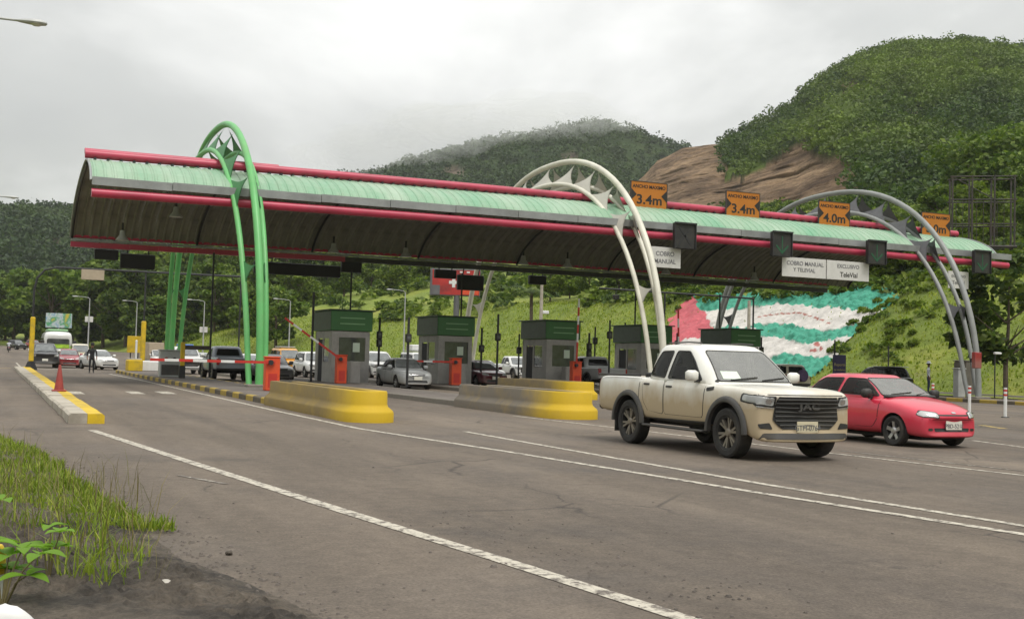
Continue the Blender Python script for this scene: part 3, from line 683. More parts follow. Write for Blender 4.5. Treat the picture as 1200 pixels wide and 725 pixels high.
width_sign(30.95, '3.4m', 'nearest the white arch'); width_sign(36.8, '3.4m', 'second from the white arch')
width_sign(42.95, '4.0m', 'left of the grey arch'); width_sign(50.4, '5.0m', 'at the right end of the roof')
def lane_signal(s, kind, label):
    root = empty('lane_signal', (s, PF[0]-.62, PF[1]-.56+bowz(s)), label=label, cat='lane signal', group='lane signals on the canopy edge')
    MB().rbox(-.6, .6, -.1, .12, -.55, .72, .03).build('housing', 'trim_black', root)
    b = MB(); b.box(-.62, .62, -.2, -.1, .66, .74).box(-.62, -.56, -.16, -.1, -.55, .66).box(.56, .62, -.16, -.1, -.55, .66); b.build('visor', 'dark_steel', root)
    g = MB()
    if kind == 'arrow':
        g.box(-.03, .03, -.112, -.104, -.3, .5)
        for sg in (-1, 1): g.prism([(0, -.42), (0, -.3), (sg*.34, .05), (sg*.4, -.02)], -.112, -.104, 'y')
        g.build('arrow_led', 'led_green', root)
    else:
        for sg in (-1, 1): g.prism([(-.4*sg, -.35), (-.34*sg, -.42), (.4*sg, .5), (.34*sg, .57)], -.112, -.104, 'y')
        g.build('cross_led', 'dark_steel', root)
    MB().box(-.08, .08, .12, .5, -.05, .1).build('bracket', 'dark_steel', root)
m, nt, b = new_mat('led_green'); b.inputs['Base Color'].default_value = (.012, .07, .035, 1); b.inputs['Emission Color'].default_value = (.02, .5, .12, 1); b.inputs['Emission Strength'].default_value = .03
lane_signal(30.65, 'cross', 'dark lane signal with an unlit cross beside the white arch')
lane_signal(36.45, 'arrow', 'dark lane signal with green down arrow above the left white board')
lane_signal(42.6, 'arrow', 'dark lane signal with green down arrow beside the grey arch')
lane_signal(50.1, 'arrow', 'dark lane signal with green down arrow at the canopy right end')
def board(s0, s1, zc, h, label, lines, t=None):
    w = s1-s0; t = PF[0]-.34 if t is None else t
    root = empty('lane_board', ((s0+s1)/2, t, zc), label=label, cat='sign', group='white boards under the canopy edge')
    MB().rbox(-w/2, w/2, -.02, .03, -h/2, h/2, .01).build('panel', 'white_sign', root)
    for txt, size, x, z, mm, sx in lines: lettering(txt, size, (x, -.026, z), root, mm, sx, bold=.004)
    return root
board(28.75, 30.65, 6.68, 1.0, 'white board reading cobro manual beside the white arch', [('COBRO', .3, .05, .17, 'grey_print', 1), ('MANUAL', .3, .05, -.2, 'grey_print', 1)])
board(36.75, 39.55, 6.66, 1.0, 'white board reading cobro manual y televial', [('COBRO MANUAL', .3, .05, .2, 'grey_print', 1), ('Y TELEVIAL', .28, .0, -.13, 'grey_print', 1)])
board(39.6, 42.4, 6.66, 1.0, 'white board reading exclusivo televial', [('EXCLUSIVO', .28, 0, .22, 'grey_print', 1), ('TeleVial', .36, .05, -.22, 'black_print', 1)])
board(48.2, 49.7, 6.62, .95, 'small white board under the canopy right end', [('EXCLUSIVO', .2, 0, .2, 'grey_print', 1), ('TeleVial', .28, .0, -.15, 'grey_print', 1)], PF[0]-.1)
def rear_box(s0, s1, z0, z1, label):
    root = empty('message_sign', ((s0+s1)/2, PB[0]+.3, (z0+z1)/2), label=label, cat='sign', group='dark sign boxes hung from the rear canopy edge')
    w, h = (s1-s0)/2, (z1-z0)/2; MB().rbox(-w, w, -.12, .15, -h, h, .03).build('housing', 'box_black', root)
    for x in (-w*.6, w*.6): MB().tube([(x, 0, h), (x, -.2, h+.5)], .035, 6).build('hanger', 'dark_steel', root)
rear_box(4.5, 5.65, 5.98, 6.5, 'small dark sign box at the canopy left rear end')
rear_box(5.75, 7.45, 5.6, 6.35, 'squarish dark sign box left of the green arch rear legs')
rear_box(12.5, 17.2, 5.72, 6.36, 'widest dark message sign right of the green arch')
rear_box(17.25, 18.4, 6.05, 6.72, 'dark sign box joined to the wide message sign')
rear_box(22.7, 24.0, 6.02, 6.52, 'dark sign box covering the top of the red billboard')
rear_box(24.1, 25.7, 5.42, 6.3, 'dark sign box beside the white cross of the billboard')
rear_box(28.6, 29.7, 5.98, 6.5, 'dark sign box left of the white arch front leg')
def bay_lamp(s, t, label):
    u = np.interp(t, [PR[0], PB[0]], [1, 2]); zc = arc_front(u)[1]+bowz(s)-.1
    root = empty('bay_lamp', (s, t, zc), label=label, cat='lamp', group='bay lamps under the canopy')
    MB().tube([(0, 0, 0), (0, 0, -.42)], .05, 6).build('stem', 'dark_steel', root)
    MB().lathe([(.02, -.36), (.12, -.38), (.14, -.6), (.3, -.82), (.32, -.86), (.28, -.86), (.1, -.6)], 16).build('reflector', 'galv', root)
    MB().lathe([(0, -.88), (.2, -.87), (.27, -.83)], 14).build('lens', 'lamp_glass', root)
LB = ['nearest the canopy left end', 'left of the green arch', 'right of the green arch', 'above the silver car lane', 'behind the white arch', 'right of the white arch', 'behind the first white board', 'nearest the canopy right end']
for i, s in enumerate((5.6, 7.7, 16.2, 20.2, 27.2, 30.0, 36.6, 43.0)):
    bay_lamp(s, 59.4 if i != 1 else 56.5, 'grey bell shaped bay lamp at the rear, '+LB[i])
for i, s in ((0, 6.9), (3, 21.2), (5, 29.2), (6, 37.2)):
    bay_lamp(s, 54.2, 'grey bell shaped bay lamp near the front edge, '+LB[i])
# ------------------------------------------------------------------ islands, barriers, booths, gates, posts
def at_t(px, py, t):
    d = ray(px, py); k = t/d[1]; return (d[0]*k, t, CAM_H+d[2]*k)
def at_d(px, py, depth):
    d = ray(px, py)/FPX*depth; return (d[0], d[1], CAM_H+d[2])
def rounded_strip(s0, s1, t0, t1, nose=True):
    w = (s1-s0)/2; c = (s0+s1)/2; pts = []
    if nose:
        for k in range(13):
            a = math.pi+math.pi*k/12; pts.append((c+w*math.cos(a), t0+w+w*math.sin(a)))
    else: pts += [(s0, t0), (s1, t0)]
    return pts+[(s1, t1), (s0, t1)]
KB = {}
def kerb_block(L, m):
    k = (round(L, 3), m)
    if k not in KB:
        me = MB().prism([(0, -.05), (.2, -.05), (.2, .155), (.17, .18), (.03, .18), (0, .15)], 0.004, L-.004).mesh('kerb_block', None); me.materials.append(MATS[m]); KB[k] = me
    return KB[k]
def island(s0, s1, t0, t1, label, left=True, right=True, cols=('yellow_paint', 'concrete')):
    root = empty('traffic_island', ((s0+s1)/2, (t0+t1)/2, 0), label=label, cat='traffic island', group='islands between the toll lanes'); root.location = (0, 0, 0)
    o = MB().prism(rounded_strip(s0+.21, s1-.21, t0+.2, t1, False), 0.0, .17, 'z').build('paving', 'pavement', root, None)
    n = max(1, round((t1-t0)/1.1)); L = (t1-t0)/n
    for i in range(n):
        m = cols[i % 2]
        if left:
            o = link('kerb_block', kerb_block(L, m), root); o.location = (s0+random.uniform(-.006, .006), t0+(i+1)*L, random.uniform(-.008, .004)); o.rotation_euler = (0, 0, -math.pi/2)
        if right:
            o = link('kerb_block', kerb_block(L, m), root); o.location = (s1+random.uniform(-.006, .006), t0+i*L, random.uniform(-.008, .004)); o.rotation_euler = (0, 0, math.pi/2)
    o = link('kerb_block', kerb_block(s1-s0-.44, cols[0]), root); o.location = (s0+.22, t0, 0)
    return root
GY = ('kerb_yellow', 'kerb_dark'); GC = ('concrete', 'concrete')
island(7.3, 10.0, 33.2, 78, 'kerbed traffic island under the green arch', cols=GY)
island(13.2, 15.8, 33.0, 76, 'traffic island behind the second yellow nosed barrier', cols=('concrete', 'concrete'))
island(19.5, 22.0, 46, 76, 'traffic island right of the silver car lane', cols=GC)
island(26.4, 28.9, 43, 76, 'traffic island under the white arch', cols=GY)
island(32.6, 35.0, 43, 76, 'traffic island right of the white arch behind the pickup', cols=GC)
island(38.6, 41.0, 43, 76, 'traffic island left of the black car lane', cols=GC)
island(44.9, 47.7, 35.5, 76, 'yellow and dark kerbed island under the grey arch', cols=GY)
def left_kerb():
    root = empty('kerb_divider', (1.8, 50, 0), label='long low kerb divider, half white half yellow, on the left', cat='kerb'); root.location = (0, 0, 0)
    n = 44; t0, t1 = 23.9, 84; L = (t1-t0)/n
    for i in range(n):
        a, b = t0+i*L, t0+(i+1)*L; ox = random.uniform(-.012, .012); oz = random.uniform(-.01, .01); w = np.interp(a, [24, 84], [1.0, 1.5])
        MB().prism([(1.42+ox, -.03), (1.42+.34*w+ox, -.03), (1.42+.34*w+ox, .19+oz), (1.47+ox, .19+oz), (1.42+ox, .15+oz)], a+.006, b-.006, 'y').build('kerb_block', 'kerb_white', root, None)
        MB().prism([(1.425+.34*w+ox, -.03), (1.42+.66*w+ox, -.03), (1.42+.66*w+ox, .15+oz), (1.42+.62*w+ox, .185+oz), (1.425+.34*w+ox, .185+oz)], a+.006, b-.006, 'y').build('kerb_block', 'yellow_paint', root, None)
left_kerb()
def mk_barrier():
    m, nt, b = new_mat('barrier_paint'); v = coords(nt); s = nd(nt, 'ShaderNodeSeparateXYZ'); nt.links.new(v, s.inputs[0])
    # yellow paint renewed at the nose, old and grimy along the flank
    mr = nd(nt, 'ShaderNodeMapRange'); mr.inputs['From Min'].default_value = .5; mr.inputs['From Max'].default_value = 2.6; nt.links.new(s.outputs['Y'], mr.inputs[0])
    n = noise(nt, v, 1.4, 6, .65); ad = nd(nt, 'ShaderNodeMath', operation='MULTIPLY_ADD'); nt.links.new(n, ad.inputs[0]); ad.inputs[1].default_value = .9; ad.inputs[2].default_value = -.45
    sm = nd(nt, 'ShaderNodeMath', operation='ADD', use_clamp=True); nt.links.new(mr.outputs[0], sm.inputs[0]); nt.links.new(ad.outputs[0], sm.inputs[1])
    at = nd(nt, 'ShaderNodeObjectInfo')
    old = mix(nt, at.outputs['Alpha'], (.17, .15, .13), (.24, .165, .04))
    old = mix(nt, ramp(nt, noise(nt, v, .9, 6, .7, (1, .5, 2)), [(.4, 0.0), (.75, .6)]), old, (.12, .1, .075))
    c = mix(nt, sm.outputs[0], (.56, .37, .01), old)
    nt.links.new(c, b.inputs['Base Color']); b.inputs['Roughness'].default_value = .7; bump(nt, b, noise(nt, v, 14, 5, .6), .2, .02)
mk_barrier()
def barrier(s0, s1, t0, t1, tint, label, h=.69):
    w = (s1-s0)/2; L = t1-t0
    root = empty('crash_barrier', ((s0+s1)/2, t0, 0), label=label, cat='barrier', group='concrete barriers with rounded yellow noses')
    prof = [(0, -.03), (0, .2), (.02, .25), (.13, .34), (.15, .4), (.155, h-.03), (.175, h), (.36, h), (.38, h-.02), (.38, .45)]
    V = []; F = []
    path = [(-1, L)]+[(-1, L-(L-w)*k/10) for k in range(1, 10)]+[('n', k) for k in range(0, 17)]+[(1, w+(L-w)*k/10) for k in range(1, 11)]
    for p in path:
        for (i, z) in prof:
            r_ = w-i
            if p[0] == 'n':
                a = math.pi+math.pi*p[1]/16; V.append((r_*math.cos(a), w+r_*math.sin(a), z))
            else: V.append((p[0]*r_, p[1], z))
    me = pydata('wall', V, [tuple(q) for q in gridfaces(len(path), len(prof))], angle=40)
    o = link('wall', me, root, 'barrier_paint'); o.color = (1, 1, 1, tint)
    i = .37; fill = [(-(w-i), L), (-(w-i), w)]+[((w-i)*math.cos(math.pi+math.pi*k/10), w+(w-i)*math.sin(math.pi+math.pi*k/10)) for k in range(1, 10)]+[((w-i), w), ((w-i), L)]
    MB().prism(fill, .2, h-.1, 'z').build('infill', 'concrete', root, None)
    return root
barrier(7.15, 8.3, 24.4, 33.1, 1.0, 'yellow concrete barrier with rounded nose in front of the green arch')
barrier(13.0, 14.45, 26.1, 33.2, .12, 'grey concrete barrier with a yellow nose left of the pickup')
barrier(20.5, 22.1, 40.2, 47.5, .55, 'dull yellow concrete barrier partly behind the pickup bed')
def booth(s, t, label, w=1.9, l=3.1):
    root = empty('toll_booth', (s, t, .17), label=label, cat='toll booth', group='toll booths with green fascias')
    x0, x1, y0, y1 = -w/2, w/2, 0, l; H = 2.5
    wall = MB(); p = .09
    # front end wall (towards the camera) solid lower, window above; sides with windows and a door opening
    wall.box(x0, x1, y0, y0+p, 0, 1.05).box(x0, x0+.35, y0, y0+p, 1.05, H).box(x1-.22, x1, y0, y0+p, 1.05, H).box(x0+.35, x1-.22, y0, y0+p, 2.2, H)
    wall.box(x0, x1, y1-p, y1, 0, 1.05).box(x0, x0+.15, y1-p, y1, 1.05, H).box(x1-.15, x1, y1-p, y1, 1.05, H).box(x0, x1, y1-p, y1, 2.2, H)
    for sx in (x0, x1-p):
        wall.box(sx, sx+p, y0+p, y0+.55, 0, H).box(sx, sx+p, y0+.55, y0+1.6, 0, .98).box(sx, sx+p, y0+.55, y1-p, 2.15, H).box(sx, sx+p, y0+1.6, y0+1.75, 0, 2.15).box(sx, sx+p, y1-.5, y1-p, 0, 2.15)
    wall.build('wall', 'booth_wall', root, None)
    for sx in (x0+.03, x1-.06): MB().box(sx, sx+.02, y0+.56, y0+1.59, 1.0, 2.14).build('window', 'glass_mid', root, None)
    MB().box(x0+.36, x1-.23, y0+.03, y0+.05, 1.06, 2.19).build('window', 'glass_mid', root, None)
    MB().box(x0+.02, x0+.06, y0+1.8, y1-.55, .02, 2.1).build('door', 'interior_dark', root, None); MB().box(x1-.06, x1-.02, y0+1.8, y1-.55, .02, 2.1).build('door', 'interior_dark', root, None)
    MB().box(x0+.2, x1-.2, y0+.3, y0+.9, .0, .98).build('counter', 'interior_dark', root, None)
    e = .1
    MB().rbox(x0-e, x1+e, y0-e, y1+e, H+.015, H+1.0, .03).build('fascia', 'booth_green', root, None)
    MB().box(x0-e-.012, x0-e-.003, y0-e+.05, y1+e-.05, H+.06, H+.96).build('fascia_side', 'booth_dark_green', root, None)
    for z in (H+.34, H+.62): MB().box(x0+.35, x1-.3, y0-e-.01, y0-e-.003, z, z+.05).build('fascia_stripe', 'pale_green_strip', root, None)
    MB().box(x0-.2, x1+.2, y0-.2, y1+.2, H+1.0, H+1.06).build('roof', 'booth_dark_green', root, None)
    MB().box(x1-.85, x1-.5, y0-.012, y0-.004, 1.5, 1.95).build('notice', 'paper', root, None)
    MB().rbox(-.25, .25, y0-1.0, y0-.45, -.02, 1.05, .03).build('bumper_block', 'booth_wall', root, None)
booth(16.0, 54.9, 'grey toll booth left of the silver car'); booth(22.3, 57.0, 'grey toll booth between the silver car and maroon car')
booth(28.3, 56.4, 'grey toll booth with orange gate in front, left of the white arch'); booth(34.8, 57.4, 'dark toll booth between the white arch legs'); booth(40.7, 57.0, 'dark toll booth above the pickup roof')
def gate(s, t, ang, L, label, w=.5, h=1.15, side=-1):
    root = empty('barrier_gate', (s, t, .17), label=label, cat='barrier gate', group='toll gates with red and white booms')
    MB().rbox(-w/2, w/2, -.2, .2, 0, h, .025).build('housing', 'gate_orange', root)
    MB().rbox(-w/2-.02, w/2+.02, -.22, .22, h, h+.05, .015).build('lid', 'gate_orange', root)
    MB().box(-w/2+.1, w/2-.1, -.212, -.204, .12, .6).build('hatch', 'red_plain', root)
    piv = Vector((side*.1, -.27, h-.16)); d = Vector((side*math.cos(ang), 0, math.sin(ang)))
    MB().lathe([(0, .06), (.09, .06), (.09, -.06), (0, -.06)], 14, tuple(piv), 'y').build('hub', 'dark_steel', root)
    bm = empty('boom', (0, 0, 0)); bm.parent = root
    n = max(3, int(L/.45)); up = Vector((-d.z*side, 0, d.x*side)); up = Vector((0, 1, 0)).cross(d)
    for i in range(n):
        a = piv+d*(L*i/n-.15); b = piv+d*(L*(i+1)/n-.15); q = .045
        v = [p+up*u+Vector((0, y, 0)) for p in (a, b) for u in (-q, q) for y in (-.02, .02)]
        MB().add(v, [(0, 1, 3, 2), (4, 6, 7, 5), (0, 4, 5, 1), (2, 3, 7, 6), (0, 2, 6, 4), (1, 5, 7, 3)]).build('boom_section', ('red_plain', 'white_plain')[i % 2 if i > 1 else 0], bm, None)
gate(9.0, 40.6, 0, 4.2, 'orange gate box with lowered red white boom behind the first yellow barrier')
gate(15.0, 53.0, R(34), 3.4, 'orange gate with half raised boom left of the silver car', .48, 1.3)
gate(21.0, 53.6, 0, 3.2, 'orange gate with lowered boom in front of the silver car lane', .52, 1.3)
gate(27.7, 53.6, R(91), 3.6, 'orange gate with upright boom in front of the third booth', .52, 1.3)
gate(33.9, 53.6, R(88), 3.4, 'orange gate behind the pickup', .5, 1.2)
def post(px, y0, y1, t, m='dark_steel', r=.045, name='post', label=None, head=None, group='slim dark posts on the toll islands'):
    a = at_t(px, (y0+y1)/2, t); z1 = at_t(px, y0, t)[2]; z0 = .16 if t > 33 else 0
    root = empty(name, (a[0], t, z0), label=label, cat='post', group=group); h = max(.5, z1-z0)
    MB().tube([(0, 0, 0), (0, 0, h)], r, 8).build('pole', m, root); MB().cbox((0, 0, .02), (.24, .24, .04)).build('base_plate', m, root)
    if head:
        for hz in head:
            MB().rbox(-.13, .13, -.12, .1, hz-.2, hz+.2, .03).build('signal_head', 'trim_black', root)
            MB().lathe([(0, -.135), (.08, -.13), (.09, -.12)], 10, (0, 0, hz), 'y').build('lens', 'glass_mid', root)
    return root
post(248, 296, 440, 61, r=.05, label='tall dark column at the rear of the canopy behind the green arch')
post(410, 316, 440, 61, r=.05, label='tall dark column in front of the booth left of the silver car', head=(2.9,))
post(540, 320, 440, 61, r=.05, label='tall dark column in front of the red billboard')
post(744, 322, 440, 61, r=.05, label='tall dark column between the white arch legs')
post(366, 342, 449, 55, r=.06, label='dark post left of the half raised boom', head=())
post(444, 372, 450, 56, r=.06, label='dark post with signal right of the first booth', head=(2.0, 2.4))
post(478, 372, 452, 50.5, r=.06, label='dark post in front of the silver car', head=(2.2,))
post(564, 384, 446, 57, r=.06, label='dark post with signal right of the second booth', head=(1.9,))
post(583, 368, 446, 55, r=.06, label='dark post at the maroon car', head=(2.5,))
post(608, 391, 440, 60, r=.05, label='short dark post left of the third booth', head=(1.9,))
post(690, 390, 446, 57, r=.06, label='dark post right of the third booth', head=(1.8, 2.2))
post(697, 383, 440, 60, r=.05, label='dark post behind the grey pickup', head=(2.6,))
post(714, 375, 450, 54, r=.05, label='dark post in front of the grey pickup', head=(2.8,))
post(732, 378, 440, 60, r=.05, label='leaning dark post left of the fourth booth')
post(793, 390, 440, 60, r=.05, label='dark post by the red painted slope', head=(2.6,))
post(892, 395, 440, 60, r=.05, label='dark post right of the fifth booth', head=(2.4,))
post(978, 398, 450, 60, r=.05, label='dark post above the purple sign')
post(1041, 405, 455, 62, r=.05, label='dark post in front of the right grass bank')
post(843, 345, 420, 61, r=.05, label='dark column at the fifth booth')
# gantry with yellow posts
def gantry():
    t = 81.5; L, z = at_t(36, 430, t)[0], 6.75; Rr = at_t(283, 317, t)[0]; M2 = 9.3
    root = empty('overhead_gantry', ((L+Rr)/2, t, 0), label='thin dark pipe gantry on yellow sleeved posts across the left lanes', cat='gantry'); root.location = (0, t, 0)
    pts = [(L, 0, 0), (L, 0, 5.2), (L+.15, 0, 6.0), (L+.6, 0, 6.55), (L+1.3, 0, z), (Rr, 0, z+.05)]
    MB().tube(pts, .07, 8).build('pipe', 'dark_steel', root)
    for i, s in enumerate((M2, Rr)): MB().tube([(s, 0, 0), (s, 0, z)], .06, 8).build('post', 'dark_steel', root)
    for s in (L, M2):
        MB().rbox(s-.15, s+.15, -.15, .15, .55, 3.45, .05).build('yellow_sleeve', 'yellow_paint', root)
        MB().lathe([(.0, .56), (.2, .56), (.3, .3), (.42, .02), (0, .02)], 4, (s, 0, 0)).build('black_base', 'box_black', root, None)
    a = at_t(96, 304, t)[0]; b = at_t(123, 304, t)[0]
    MB().rbox(a, b, -.06, .06, 6.05, 6.75, .02).build('hanging_sign', 'tan_box', root)
    for s in np.linspace(L+2, Rr-.6, 6): MB().tube([(s, 0, z), (s, 0, z-.28)], .03, 6).build('hanger', 'dark_steel', root)
gantry()
def simple_thing(name, label, cat, loc, parts, group=None, rz=0):
    root = empty(name, loc, rz, label, cat, group)
    for nm, mb, m in parts: mb.build(nm, m, root)
    return root
q = at_t(198, 440, 60)
simple_thing('control_cabinet', 'grey metal control cabinet with two dark dials on the left island', 'cabinet', (q[0], 60, .17),
    [('body', MB().rbox(-.5, .5, -.3, .3, 0, 1.32, .03), 'galv'), ('lid', MB().rbox(-.56, .56, -.36, .36, 1.325, 1.38, .02), 'galv'),
     ('dial', MB().lathe([(0, -.33), (.09, -.325), (.1, -.305)], 12, (-.2, 0, .9), 'y'), 'taillight'), ('dial', MB().lathe([(0, -.33), (.09, -.325), (.1, -.305)], 12, (.2, 0, .9), 'y'), 'trim_black'),
     ('door_seam', MB().box(-.42, .42, -.308, -.302, .1, .62), 'trim_grey')])
q = at_t(213, 440, 58)
simple_thing('height_gauge', 'yellow post with brown crossbar right of the grey cabinet', 'gauge', (q[0], 58, .17),
    [('post', MB().rbox(-.1, .1, -.1, .1, .6, 1.75, .02), 'yellow_paint'), ('foot', MB().rbox(-.14, .14, -.14, .14, 0, .6, .02), 'trim_black'), ('crossbar', MB().rbox(.1, 1.3, -.05, .05, 1.4, 1.6, .02), 'rust_steel')])
q = at_t(157, 432, 76.5)
simple_thing('yellow_block', 'low yellow painted concrete block at the left island end', 'block', (q[0], 76.5, .15), [('block', MB().rbox(-.45, .45, -.7, .7, 0, .72, .05), 'yellow_paint'), ('cap', MB().rbox(-.4, .4, -.6, .6, .72, .8, .03), 'kerb_white')])
q = at_t(180, 432, 77)
simple_thing('white_block', 'low white barrier with yellow end beside the yellow gantry post', 'block', (q[0], 77.5, .15), [('block', MB().rbox(-.75, .5, -.3, .3, 0, .66, .05), 'white_plain'), ('end', MB().rbox(.51, .8, -.28, .28, 0, .64, .05), 'yellow_paint')])
q = at_t(158, 400, 84)
simple_thing('yellow_board', 'square yellow board on posts beyond the left island', 'sign', (q[0], 84, 0), [('panel', MB().rbox(-.5, .5, -.03, .03, 1.3, 2.45, .02), 'yellow_paint'), ('post', MB().tube([(-.25, .06, 0), (-.25, .06, 2.3)], .04, 8), 'dark_steel'), ('post', MB().tube([(.25, .06, 0), (.25, .06, 2.3)], .04, 8), 'dark_steel')])
q = at_t(160, 400, 80)
simple_thing('white_post', 'slim white post in front of the yellow board', 'post', (q[0], 80, 0.1), [('pole', MB().tube([(0, 0, 0), (0, 0, 2.0)], .07, 8), 'white_plain'), ('cap', MB().lathe([(.0, 2.06), (.08, 2.0), (.08, 1.95)], 8), 'white_plain')])
# second gate arm row behind the left lane (white mesh guard)
# traffic cone
def cone(s, t):
    root = empty('traffic_cone', (s, t, .19), label='faded red traffic cone standing on the yellow kerb', cat='traffic cone')
    MB().lathe([(.0, .78), (.03, .78), (.035, .76), (.135, .05), (.135, .04)], 16).build('cone', 'cone_red', root)
    MB().rbox(-.2, .2, -.2, .2, 0, .045, .012).build('base', 'cone_red', root)
cone(1.86, 36.6)
def bollard(px, py, label, h=1.0):
    s, t = G(px, py); root = empty('bollard', (s, t, 0), label=label, cat='bollard', group='white posts with red bands')
    MB().tube([(0, 0, 0), (0, 0, h*.72)], .055, 10).build('shaft', 'white_plain', root)
    for k, (a, b, m) in enumerate(((.72, .79, 'red_plain'), (.79, .87, 'white_plain'), (.87, .94, 'red_plain'), (.94, 1.0, 'white_plain'))): MB().tube([(0, 0, h*a), (0, 0, h*b)], .057, 10).build('band', m, root)
    MB().lathe([(0, .03), (.13, .03), (.14, 0)], 10).build('foot', 'trim_black', root)
bollard(1136, 484, 'white bollard with red bands right of the red car bonnet'); bollard(1178, 489, 'rightmost white bollard with a red band'); bollard(1093, 477, 'white bollard with red band behind the red car windscreen')
# street lamps
def street_lamp(head_px, depth, label, arm=1.8, hd=.8, pole_m='galv', into=-1, sign=None, lower=0):
    x, y, z = at_d(head_px[0], head_px[1], depth); zb = H1(x, y)-.1
    root = empty('street_lamp', (x+into*arm, y, zb), label=label, cat='street lamp', group='street lamps along the road'); h = z-zb; a = -into*arm
    MB().tube([(0, 0, 0), (0, 0, h*.5), (0, 0, h-.25)], [.11, .09, .06], 10).build('pole', pole_m, root)
    MB().tube([(0, 0, h-.3), (a*.1, 0, h-.12), (a*.5, 0, h-.02), (a-(-into)*hd*.3, 0, h)], .035, 8).build('arm', pole_m, root)
    sg = 1 if a > 0 else -1; hb = MB(); prof = [(-.5, .03), (-.3, .07), (0, .12), (.3, .13), (.48, .08), (.52, .02)]
    V = []; F = []
    for (u, r_) in prof:
        for k in range(10):
            q = 2*math.pi*k/10; zz = math.sin(q)*r_*.75; V.append((a+sg*u*hd, math.cos(q)*r_*1.2, h+max(zz, -.045)))
    for i in range(len(prof)-1):
        for k in range(10): F.append((i*10+k, i*10+(k+1) % 10, (i+1)*10+(k+1) % 10, (i+1)*10+k))
    F += [tuple(range(10)), tuple(range(50, 60))]; hb.add(V, F).build('lamp_head', 'galv', root)
    MB().lathe([(.0, -.1), (.1, -.08), (.16, -.03)], 12, (a+sg*.18*hd, 0, h)).build('lens', 'lamp_glass', root)
    if sign:
        MB().rbox(-.55, .55, -.16, -.12, h-sign-.4, h-sign+.4, .02).build('sign_plate', 'white_sign', root); MB().box(-.35, .35, -.17, -.162, h-sign-.1, h-sign+.3).build('sign_symbol', 'blue_sign', root)
street_lamp((36, 26), 31, 'street lamp head reaching in at the top left corner', 3.2)
street_lamp((12, 231), 68, 'grey street lamp head in front of the left hill', 3.2, .9)
street_lamp((224, 351), 165, 'white street lamp pole with blue sign behind the left island', 2.0, .9, sign=4.2)
street_lamp((325, 350), 165, 'white street lamp pole right of the green arch', 2.0, .9)
street_lamp((457, 339), 142, 'white street lamp pole behind the silver car', 1.9, .9)
street_lamp((88, 347), 165, 'white street lamp pole with sign above the white sedan', 1.9, .9, sign=3.2)
street_lamp((146, 352), 190, 'white street lamp pole behind the yellow board', 1.9, .9)
for o in [q for q in bpy.data.objects if q.name.startswith('street_lamp') and q.location.y > 100]:
    o.location.x += 3.9; o.rotation_euler.z = math.pi*.97
# billboards and signs
def billboard_red():
    d = 150; x, y, z = at_d(533, 331, d)
    root = empty('billboard', (x, y, 0), R(-20), 'red billboard with white cross on a grey column', 'billboard'); root.location.z = H1(x, y)-.3; zc = z-root.location.z
    MB().rbox(-3.2, 3.3, -.25, .25, zc-1.75, zc+1.75, .06).build('frame', 'billboard_grey', root)
    MB().box(-2.9, 3.2, -.29, -.255, zc-1.6, zc+1.6).build('panel', 'red_billboard', root)
    MB().box(-2.9, -1.9, -.33, -.295, zc-1.6, zc-.4).build('grey_corner', 'billboard_grey', root)
    c = MB(); cx = -.15; c.add([(cx+a, -.335, zc+b) for a, b in [(-.2, -.65), (.2, -.65), (.2, -.2), (.6, -.2), (.6, .2), (.2, .2), (.2, .65), (-.2, .65), (-.2, .2), (-.6, .2), (-.6, -.2), (-.2, -.2)]], [tuple(range(12))]); c.build('cross', 'white_plain', root, None)
    MB().box(.9, 3.1, -.33, -.3, zc-1.55, zc-.75).build('orange_band', 'gate_orange', root); MB().box(.9, 1.9, -.34, -.31, zc-.35, zc-.1).build('white_mark', 'white_plain', root)
    for k in range(4): MB().box(-1.2+k*.9, -.8+k*.9, -.34, -.3, zc+1.25, zc+1.45).build('white_mark', 'white_plain', root)
    MB().tube([(.3, .1, 0), (.3, .1, zc-1.7)], .38, 14).build('column', 'billboard_grey', root)
billboard_red()
def billboard_small():
    x, y, z = at_d(69, 375, 128); root = empty('billboard', (x, y, 0), R(-8), 'small colourful billboard above the bus on the left', 'billboard'); zc = z
    m, nt, b = new_mat('poster'); v = coords(nt); c = ramp(nt, noise(nt, v, .9, 3, .6), [(.35, (.55, .45, .06)), (.45, (.06, .3, .16)), (.55, (.5, .55, .55)), (.65, (.1, .3, .45))]); nt.links.new(c, b.inputs['Base Color'])
    MB().rbox(-1.35, 1.35, -.06, .06, zc-.85, zc+.75, .02).build('panel', 'poster', root); MB().tube([(0, .1, -.3), (0, .1, zc-.8)], .08, 8).build('post', 'galv', root)
billboard_small()
